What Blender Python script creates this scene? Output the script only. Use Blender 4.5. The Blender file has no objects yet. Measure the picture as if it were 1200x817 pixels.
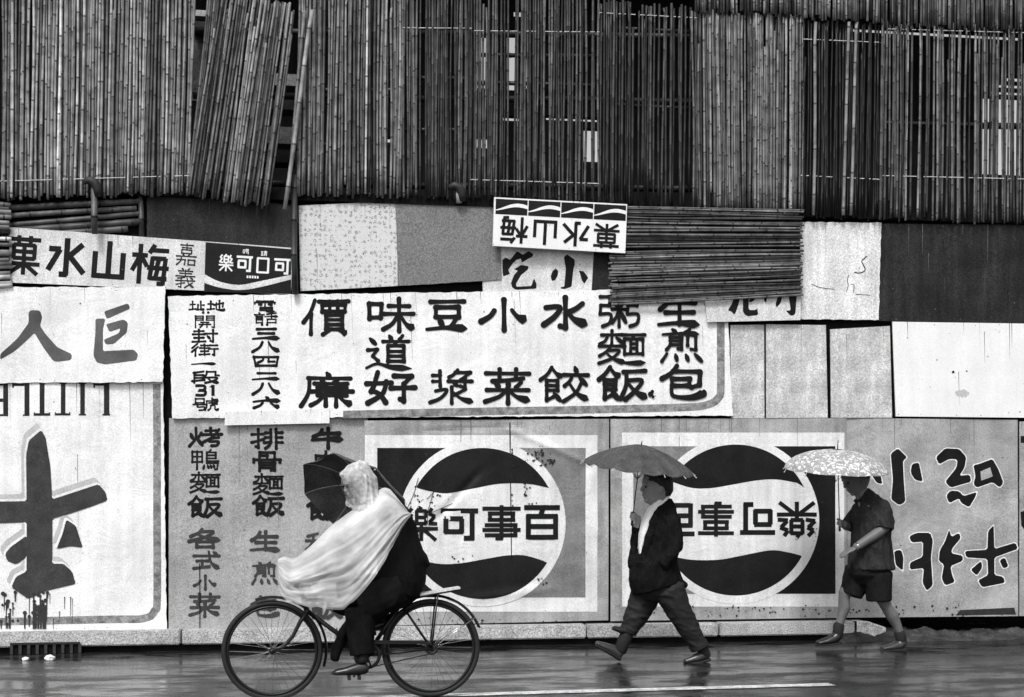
import bpy, bmesh, math, random
from mathutils import Vector, Matrix, noise
S = bpy.context.scene
COL = S.collection
rad = math.radians

# ------------------------------------------------------------------ camera, light, exposure
TH = rad(9.0); DC = 13.95; CZ = 1.42; FP = 1667.0; HZ = 585.0
CX, CY = -DC*math.sin(TH), -DC*math.cos(TH)
cam = bpy.data.cameras.new("camera"); cam.lens = 50.0; cam.sensor_width = 36.0
cam.shift_y = (HZ-408.5)/1200.0
cam.clip_start = 0.1; cam.clip_end = 2000
co = bpy.data.objects.new("camera", cam); COL.objects.link(co)
co.location = (CX, CY, CZ); co.rotation_euler = (rad(90), 0, -TH)
S.camera = co

W = bpy.data.worlds.new("World"); S.world = W; W.use_nodes = True
nt = W.node_tree; bg = nt.nodes["Background"]
sky = nt.nodes.new("ShaderNodeTexSky"); sky.sky_type = 'NISHITA'; sky.sun_disc = False
SUN_EL, SUN_AZ = rad(52), rad(205)
sky.sun_elevation = SUN_EL; sky.sun_rotation = SUN_AZ
sky.air_density = 1.0; sky.dust_density = 3.0
bw = nt.nodes.new("ShaderNodeRGBToBW")          # a grey overcast sky: black-and-white photograph
nt.links.new(sky.outputs[0], bw.inputs[0]); nt.links.new(bw.outputs[0], bg.inputs[0])
bg.inputs[1].default_value = 0.10
sl = bpy.data.lights.new("sun", 'SUN'); sl.energy = 1.2; sl.angle = rad(14); sl.color = (1, 1, 1)
so = bpy.data.objects.new("sun", sl); COL.objects.link(so)
sd = Vector((math.sin(SUN_AZ)*math.cos(SUN_EL), math.cos(SUN_AZ)*math.cos(SUN_EL), math.sin(SUN_EL)))
so.rotation_euler = sd.to_track_quat('Z', 'Y').to_euler()
S.view_settings.view_transform = 'Standard'; S.view_settings.look = 'None'
S.view_settings.exposure = 1.0; S.view_settings.gamma = 1.0; S.view_settings.use_curve_mapping = False

# ------------------------------------------------------------------ surveying: where a spot of the photograph lies on the plane y
def P(px, py, y=0.0):
    u = (px-600.0)/FP; v = (HZ-py)/FP
    t = (y-CY)/(math.cos(TH)-u*math.sin(TH))
    return Vector((CX+t*(math.sin(TH)+u*math.cos(TH)), y, CZ+t*v))
def G(px, py):                                   # ... and on the ground
    u = (px-600.0)/FP; t = CZ*FP/(py-HZ)
    return Vector((CX+t*(math.sin(TH)+u*math.cos(TH)), CY+t*(math.cos(TH)-u*math.sin(TH)), 0))

# ------------------------------------------------------------------ materials (greys only)
def nd(t, k): return t.nodes.new(k)
def mat(name, v, rough=.6, mott=.12, scale=6.0, streak=0.0, grain=.10, spec=.4, bump=0.0, bscale=60, alpha=None, metal=0.0, trans=0.0, crumple=0.0):
    m = bpy.data.materials.new(name); m.use_nodes = True; t = m.node_tree
    b = t.nodes["Principled BSDF"]
    tc = nd(t, "ShaderNodeTexCoord")
    n1 = nd(t, "ShaderNodeTexNoise"); n1.inputs["Scale"].default_value = scale; n1.inputs["Detail"].default_value = 6
    t.links.new(tc.outputs["Object"], n1.inputs["Vector"])
    def mr(src, lo, hi):
        r = nd(t, "ShaderNodeMapRange"); r.inputs[1].default_value = .3; r.inputs[2].default_value = .7
        r.inputs[3].default_value = lo; r.inputs[4].default_value = hi
        t.links.new(src, r.inputs[0]); return r.outputs[0]
    def mul(a, c):
        k = nd(t, "ShaderNodeMath"); k.operation = 'MULTIPLY'
        t.links.new(a, k.inputs[0])
        if isinstance(c, float): k.inputs[1].default_value = c
        else: t.links.new(c, k.inputs[1])
        return k.outputs[0]
    val = mul(mr(n1.outputs[0], 1-mott, 1+mott), float(v))
    if grain:
        n2 = nd(t, "ShaderNodeTexNoise"); n2.inputs["Scale"].default_value = 85; n2.inputs["Detail"].default_value = 2
        t.links.new(tc.outputs["Object"], n2.inputs["Vector"])
        val = mul(val, mr(n2.outputs[0], 1-grain*1.7, 1+grain*1.7))
    if streak:
        mp = nd(t, "ShaderNodeMapping"); mp.inputs["Scale"].default_value = (14, 14, .9)
        n3 = nd(t, "ShaderNodeTexNoise"); n3.inputs["Scale"].default_value = 1.0; n3.inputs["Detail"].default_value = 5
        t.links.new(tc.outputs["Object"], mp.inputs[0]); t.links.new(mp.outputs[0], n3.inputs["Vector"])
        val = mul(val, mr(n3.outputs[0], 1-streak, 1+streak*.4))
    t.links.new(val, b.inputs["Base Color"])
    b.inputs["Roughness"].default_value = rough
    b.inputs["Specular IOR Level"].default_value = spec
    b.inputs["Metallic"].default_value = metal
    if trans: b.inputs["Transmission Weight"].default_value = trans
    if alpha is not None: b.inputs["Alpha"].default_value = alpha
    if bump:
        n4 = nd(t, "ShaderNodeTexNoise"); n4.inputs["Scale"].default_value = bscale; n4.inputs["Detail"].default_value = 5
        t.links.new(tc.outputs["Object"], n4.inputs["Vector"])
        bp = nd(t, "ShaderNodeBump"); bp.inputs["Strength"].default_value = bump; bp.inputs["Distance"].default_value = .01
        t.links.new(n4.outputs[0], bp.inputs["Height"]); t.links.new(bp.outputs[0], b.inputs["Normal"])
    if crumple:
        n5 = nd(t, "ShaderNodeTexNoise"); n5.inputs["Scale"].default_value = 2.6; n5.inputs["Detail"].default_value = 4; n5.inputs["Roughness"].default_value = .55; n5.inputs["Distortion"].default_value = 1.2
        t.links.new(tc.outputs["Object"], n5.inputs["Vector"])
        bp = nd(t, "ShaderNodeBump"); bp.inputs["Strength"].default_value = crumple; bp.inputs["Distance"].default_value = .06
        t.links.new(n5.outputs[0], bp.inputs["Height"]); t.links.new(bp.outputs[0], b.inputs["Normal"])
    return m
def mat_cane(name, rough=.45):
    m = bpy.data.materials.new(name); m.use_nodes = True; t = m.node_tree; b = t.nodes["Principled BSDF"]
    a = nd(t, "ShaderNodeAttribute"); a.attribute_name = "tone"
    tc = nd(t, "ShaderNodeTexCoord")
    n = nd(t, "ShaderNodeTexNoise"); n.inputs["Scale"].default_value = 9; n.inputs["Detail"].default_value = 6
    r = nd(t, "ShaderNodeMapRange"); r.inputs[1].default_value = .3; r.inputs[2].default_value = .7; r.inputs[3].default_value = .5; r.inputs[4].default_value = 1.45
    k = nd(t, "ShaderNodeMath"); k.operation = 'MULTIPLY'
    t.links.new(tc.outputs["Object"], n.inputs["Vector"]); t.links.new(n.outputs[0], r.inputs[0])
    t.links.new(a.outputs["Fac"], k.inputs[0]); t.links.new(r.outputs[0], k.inputs[1])
    t.links.new(k.outputs[0], b.inputs["Base Color"]); b.inputs["Roughness"].default_value = rough
    b.inputs["Specular IOR Level"].default_value = .35
    return m
M = {}
M['cane'] = mat_cane('weathered_bamboo')
M['white'] = mat('white_board_paint', .80, .5, .05, 3, streak=.04, grain=.04)
M['paper'] = mat('pale_sign_paint', .64, .5, .16, 3, streak=.16, grain=.16, crumple=.26)
M['paper2'] = mat('bright_sign_paint', .80, .45, .13, 2.2, streak=.10, grain=.10, crumple=.26)
M['grey_sign'] = mat('grey_sign_paint', .35, .45, .18, 2.5, streak=.12, grain=.18, crumple=.26)
M['grey_sign2'] = mat('mottled_grey_paint', .34, .42, .34, 2.4, streak=.08, grain=.16, crumple=.36)
M['grey_board'] = mat('grey_hardboard', .17, .6, .10, 2, grain=.28)
M['metal'] = mat('painted_sheet_metal', .34, .33, .34, 3, streak=.22, grain=.16, spec=.6, crumple=.26)
M['sheet_white'] = mat('white_enamel', .76, .30, .13, 2.5, streak=.14, grain=.09, spec=.6, crumple=.26)
M['sheet_grey'] = mat('grey_enamel', .21, .32, .28, 3, streak=.14, grain=.16, spec=.6, crumple=.26)
M['sheet_black'] = mat('black_enamel', .010, .45, .4, 4, grain=.25, spec=.16)
M['ink'] = mat('black_sign_ink', .009, .6, .3, 8, grain=.2, spec=.12)
M['ink_mid'] = mat('dark_grey_sign_ink', .020, .6, .3, 8, grain=.2, spec=.15)
M['ink_soft'] = mat('faded_sign_ink', .042, .6, .28, 8, grain=.2, spec=.2)
M['ink_glare'] = mat('glare_sign_ink', .075, .4, .75, 2.2, grain=.15, spec=.5)  # lighter, mottled grey stands in for glare on the ink
M['nail'] = mat('rust_stain', .13, .7, .4, 30, spec=.1)
M['border'] = mat('worn_grey_border', .22, .55, .55, 14, grain=.25)
M['shadow_paint'] = mat('pale_grey_drop_paint', .48, .55, .12, 6)
M['dirty'] = mat('stained_cement_board', .52, .7, .26, 5, streak=.18, grain=.22)
M['pale_wall'] = mat('limewashed_board', .72, .7, .13, 3.5, streak=.22, grain=.2)
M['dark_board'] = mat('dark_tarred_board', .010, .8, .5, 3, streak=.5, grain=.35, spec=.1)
M['dark_sheet'] = mat('dark_roofing_sheet', .022, .6, .55, 2.2, streak=.45, grain=.4, spec=.2)
M['black_gap'] = mat('dark_timber_and_shade', .007, .9, .4, 4, spec=.08)  # near-black timber, also used to colour in shade below kerb and screens
M['concrete'] = mat('kerb_concrete', .40, .75, .30, 5, streak=.10, grain=.35, bump=.3)
M['rubble'] = mat('wet_rubble', .032, .7, .75, 7, grain=.5, bump=.8, bscale=30)
M['mud'] = mat('mud', .02, .6, .4, 20)
M['line'] = mat('worn_road_paint', .55, .45, .45, 11, grain=.4)
M['iron'] = mat('black_iron', .012, .45, .3, 20, spec=.4)
M['enamel'] = mat('black_bicycle_enamel', .008, .35, .2, 20, spec=.3)
M['chrome'] = mat('dull_chrome', .55, .25, .2, 30, metal=1.0)
M['rubber'] = mat('black_rubber', .012, .7, .2, 30)
M['skin'] = mat('skin', .24, .5, .12, 20, grain=.06)
M['skin_pale'] = mat('pale_skin', .125, .5, .12, 20, grain=.06)
M['hair'] = mat('black_hair', .010, .5, .4, 60, bump=.5, bscale=120)
M['jacket'] = mat('black_wool', .008, .9, .3, 12, grain=.3, spec=.06)
M['trousers'] = mat('charcoal_cloth', .014, .75, .25, 9, grain=.25, spec=.25)
M['black_cloth'] = mat('black_cloth', .005, .8, .3, 9, grain=.3, spec=.10)
M['shirt'] = mat('white_cotton', .80, .8, .05, 10)
M['dark_shirt'] = mat('dark_grey_cotton', .023, .85, .3, 8, grain=.25, spec=.12)
M['shorts'] = mat('dark_shorts_cloth', .010, .85, .25, 9, grain=.25, spec=.1)
M['leather'] = mat('wet_leather', .03, .28, .5, 18, spec=.6)
M['leather_dark'] = mat('dark_wet_leather', .014, .3, .4, 18, spec=.5)
M['sock'] = mat('black_sock', .010, .85, .2, 20)
M['brolly_grey'] = mat('grey_umbrella_cloth', .062, .6, .30, 9, grain=.3, spec=.3)
M['brolly_dark'] = mat('dark_umbrella_cloth', .075, .6, .3, 7, grain=.25, spec=.3)
M['wood'] = mat('pale_worn_wood', .60, .6, .2, 9)

def mat_floral(name, lo, hi, scale, edge):
    m = bpy.data.materials.new(name); m.use_nodes = True; t = m.node_tree; b = t.nodes["Principled BSDF"]
    tc = nd(t, "ShaderNodeTexCoord")
    nz = nd(t, "ShaderNodeTexNoise"); nz.inputs["Scale"].default_value = scale*.9; nz.inputs["Detail"].default_value = 3
    v = nd(t, "ShaderNodeTexVoronoi"); v.feature = 'DISTANCE_TO_EDGE'; v.inputs["Scale"].default_value = scale
    mx = nd(t, "ShaderNodeMix"); mx.data_type = 'RGBA'; mx.inputs[0].default_value = .12
    t.links.new(tc.outputs["Object"], mx.inputs[6]); t.links.new(nz.outputs["Color"], mx.inputs[7])
    t.links.new(mx.outputs[2], v.inputs["Vector"]); t.links.new(tc.outputs["Object"], nz.inputs["Vector"])
    ad = nd(t, "ShaderNodeMath"); ad.operation = 'MULTIPLY'
    t.links.new(v.outputs["Distance"], ad.inputs[0]); t.links.new(nz.outputs[0], ad.inputs[1])
    r = nd(t, "ShaderNodeValToRGB"); r.color_ramp.elements[0].position = edge*.4; r.color_ramp.elements[0].color = (lo, lo, lo, 1)
    r.color_ramp.elements[1].position = edge; r.color_ramp.elements[1].color = (hi, hi, hi, 1)
    t.links.new(ad.outputs[0], r.inputs[0]); t.links.new(r.outputs[0], b.inputs["Base Color"])
    b.inputs["Roughness"].default_value = .6
    return m
def mat_flowers(name):
    m = bpy.data.materials.new(name); m.use_nodes = True; t = m.node_tree; b = t.nodes["Principled BSDF"]
    tc = nd(t, "ShaderNodeTexCoord"); mp = nd(t, "ShaderNodeMapping"); mp.inputs["Scale"].default_value = (1, .01, 1)
    nz = nd(t, "ShaderNodeTexNoise"); nz.inputs["Scale"].default_value = 75; nz.inputs["Detail"].default_value = 2
    v = nd(t, "ShaderNodeTexVoronoi"); v.inputs["Scale"].default_value = 21; v.inputs["Randomness"].default_value = .5
    t.links.new(tc.outputs["Object"], mp.inputs[0]); t.links.new(mp.outputs[0], v.inputs["Vector"]); t.links.new(mp.outputs[0], nz.inputs["Vector"])
    r1 = nd(t, "ShaderNodeMapRange"); r1.inputs[1].default_value = .15; r1.inputs[2].default_value = .6; r1.inputs[3].default_value = .20; r1.inputs[4].default_value = -.05
    t.links.new(v.outputs["Distance"], r1.inputs[0])
    ad = nd(t, "ShaderNodeMath"); t.links.new(r1.outputs[0], ad.inputs[0]); t.links.new(nz.outputs[0], ad.inputs[1])
    r = nd(t, "ShaderNodeValToRGB"); r.color_ramp.elements[0].position = .56; r.color_ramp.elements[0].color = (.62,)*3+(1,)
    r.color_ramp.elements[1].position = .68; r.color_ramp.elements[1].color = (.26,)*3+(1,)
    t.links.new(ad.outputs[0], r.inputs[0]); t.links.new(r.outputs[0], b.inputs["Base Color"]); b.inputs["Roughness"].default_value = .6
    return m
M['floral'] = mat_flowers('small_flower_print')
M['brolly_floral'] = mat_floral('floral_umbrella_cloth', .26, .68, 21, .12)

def mat_plastic(name, dens, sc=5, var=.25, attr=False, rough=.5):
    m = bpy.data.materials.new(name); m.use_nodes = True; t = m.node_tree
    for n in list(t.nodes): t.nodes.remove(n)
    out = nd(t, "ShaderNodeOutputMaterial")
    d = nd(t, "ShaderNodeBsdfPrincipled"); d.inputs["Base Color"].default_value = (.86, .86, .86, 1); d.inputs["Roughness"].default_value = rough; d.inputs["Specular IOR Level"].default_value = .25
    tl = nd(t, "ShaderNodeBsdfTranslucent"); tl.inputs[0].default_value = (.85, .85, .85, 1)
    tr = nd(t, "ShaderNodeBsdfTransparent"); tr.inputs[0].default_value = (.95, .95, .95, 1)
    a = nd(t, "ShaderNodeMixShader"); a.inputs[0].default_value = .28
    c = nd(t, "ShaderNodeMixShader")
    tc = nd(t, "ShaderNodeTexCoord"); nz = nd(t, "ShaderNodeTexNoise"); nz.inputs["Scale"].default_value = sc; nz.inputs["Detail"].default_value = 7
    r = nd(t, "ShaderNodeMapRange"); r.inputs[1].default_value = .35; r.inputs[2].default_value = .65
    r.inputs[3].default_value = dens-var; r.inputs[4].default_value = min(1, dens+var*.8)
    t.links.new(tc.outputs["Object"], nz.inputs["Vector"]); t.links.new(nz.outputs[0], r.inputs[0])
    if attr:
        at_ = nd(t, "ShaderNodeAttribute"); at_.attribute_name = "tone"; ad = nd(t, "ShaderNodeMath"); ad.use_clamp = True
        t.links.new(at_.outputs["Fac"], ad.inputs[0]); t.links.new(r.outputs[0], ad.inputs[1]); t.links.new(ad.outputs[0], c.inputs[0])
    else: t.links.new(r.outputs[0], c.inputs[0])
    t.links.new(d.outputs[0], a.inputs[1]); t.links.new(tl.outputs[0], a.inputs[2])
    t.links.new(tr.outputs[0], c.inputs[1]); t.links.new(a.outputs[0], c.inputs[2])
    t.links.new(c.outputs[0], out.inputs[0])
    return m
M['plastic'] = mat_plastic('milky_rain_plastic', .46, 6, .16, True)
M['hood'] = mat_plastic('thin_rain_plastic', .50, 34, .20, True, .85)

def mat_road():
    m = bpy.data.materials.new('wet_asphalt'); m.use_nodes = True; t = m.node_tree; b = t.nodes["Principled BSDF"]
    tc = nd(t, "ShaderNodeTexCoord")
    def nz(scale, sx, sy, det=5, rough=.5):
        mp = nd(t, "ShaderNodeMapping"); mp.inputs["Scale"].default_value = (sx, sy, 1)
        n = nd(t, "ShaderNodeTexNoise"); n.inputs["Scale"].default_value = scale; n.inputs["Detail"].default_value = det; n.inputs["Roughness"].default_value = rough
        t.links.new(tc.outputs["Object"], mp.inputs[0]); t.links.new(mp.outputs[0], n.inputs["Vector"]); return n.outputs[0]
    def mr(s, a, c, lo=.35, hi=.65):
        r = nd(t, "ShaderNodeMapRange"); r.inputs[1].default_value = lo; r.inputs[2].default_value = hi
        r.inputs[3].default_value = a; r.inputs[4].default_value = c; t.links.new(s, r.inputs[0]); return r.outputs[0]
    def mm(op, x, y):
        k = nd(t, "ShaderNodeMath"); k.operation = op; t.links.new(x, k.inputs[0])
        if isinstance(y, float): k.inputs[1].default_value = y
        else: t.links.new(y, k.inputs[1])
        return k.outputs[0]
    wet = nz(1.6, .8, 1.9, 8, .66)                   # standing water against grit
    grit = nz(55, 1, 1, 4, .7)
    t.links.new(mm('MULTIPLY', mr(nz(3, .7, 1.5), .008, .024), mr(grit, .25, 2.1)), b.inputs["Base Color"])
    t.links.new(mr(wet, .02, .32, .46, .60), b.inputs["Roughness"])
    t.links.new(mr(wet, .55, .18, .44, .58), b.inputs["Specular IOR Level"])
    bp = nd(t, "ShaderNodeBump"); bp.inputs["Distance"].default_value = .010
    t.links.new(mr(wet, .06, .55, .47, .60), bp.inputs["Strength"])
    t.links.new(nz(60, 1, 1, 6, .7), bp.inputs["Height"])
    bp2 = nd(t, "ShaderNodeBump"); bp2.inputs["Distance"].default_value = .010; bp2.inputs["Strength"].default_value = .10
    t.links.new(nz(15, 1, 1.3, 5), bp2.inputs["Height"]); t.links.new(bp.outputs[0], bp2.inputs["Normal"])
    t.links.new(bp2.outputs[0], b.inputs["Normal"])
    return m
M['road'] = mat_road()

# ------------------------------------------------------------------ object helpers
def link(name, verts, faces, m, root=None, smooth=False, tone=None):
    me = bpy.data.meshes.new(name)
    off = root.location if root is not None else Vector((0, 0, 0))
    me.from_pydata([(v[0]-off[0], v[1]-off[1], v[2]-off[2]) for v in verts], [], faces)
    for mm in (m if isinstance(m, list) else [m]): me.materials.append(mm)
    if smooth: me.polygons.foreach_set("use_smooth", [True]*len(me.polygons))
    if tone is not None:
        a = me.attributes.new("tone", 'FLOAT', 'FACE'); a.data.foreach_set("value", tone)
    o = bpy.data.objects.new(name, me); COL.objects.link(o)
    if root is not None: o.parent = root
    return o
def tag(o, label, cat, group=None):
    o["label"] = label; o["category"] = cat
    if group: o["group"] = group
    return o
def thing(name, label, cat, loc, group=None):
    o = bpy.data.objects.new(name, None); COL.objects.link(o); o.location = Vector(loc); o.empty_display_size = .1
    return tag(o, label, cat, group)
def struct(o): o["kind"] = "structure"; return o

class MB:
    def __init__(s): s.v = []; s.f = []; s.t = []
    def box(s, a, b, tone=0):
        n = len(s.v); x0, y0, z0 = a; x1, y1, z1 = b
        s.v += [(x0,y0,z0),(x1,y0,z0),(x1,y1,z0),(x0,y1,z0),(x0,y0,z1),(x1,y0,z1),(x1,y1,z1),(x0,y1,z1)]
        s.f += [tuple(n+i for i in q) for q in ((0,3,2,1),(4,5,6,7),(0,1,5,4),(1,2,6,5),(2,3,7,6),(3,0,4,7))]; s.t += [tone]*6
    def tube(s, pts, r, seg=8, tones=None, side=None, closed=False):
        """sweep; r = list of (ra, rb) or radii; ra across the path, rb along the side axis"""
        n0 = len(s.v); k = len(pts); pts = [Vector(p) for p in pts]
        if not isinstance(r, (list, tuple)): r = [r]*k
        side = Vector(side) if side else None
        for i, p in enumerate(pts):
            if closed: t = pts[(i+1) % k]-pts[i-1]
            else: t = pts[min(i+1, k-1)]-pts[max(i-1, 0)]
            t = t.normalized() if t.length > 1e-9 else Vector((0, 0, 1))
            sd_ = side if side else (Vector((0, 1, 0)) if abs(t.y) < .9 else Vector((1, 0, 0)))
            a = t.cross(sd_).normalized(); b = a.cross(t).normalized()
            ra, rb = r[i] if isinstance(r[i], (list, tuple)) else (r[i], r[i])
            for j in range(seg):
                an = 2*math.pi*j/seg
                s.v.append(tuple(p+a*(ra*math.cos(an))+b*(rb*math.sin(an))))
        for i in range(k if closed else k-1):
            i2 = (i+1) % k
            for j in range(seg):
                j2 = (j+1) % seg
                s.f.append((n0+i*seg+j, n0+i2*seg+j, n0+i2*seg+j2, n0+i*seg+j2)); s.t.append(tones[i] if tones else 0)
        if not closed:
            s.f.append(tuple(n0+j for j in range(seg))); s.f.append(tuple(n0+(k-1)*seg+j for j in reversed(range(seg))))
            s.t += [tones[0] if tones else 0, tones[-1] if tones else 0]
    def build(s, name, m, root=None, smooth=False, tone=False):
        return link(name, s.v, s.f, m, root, smooth, s.t if tone else None)

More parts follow.
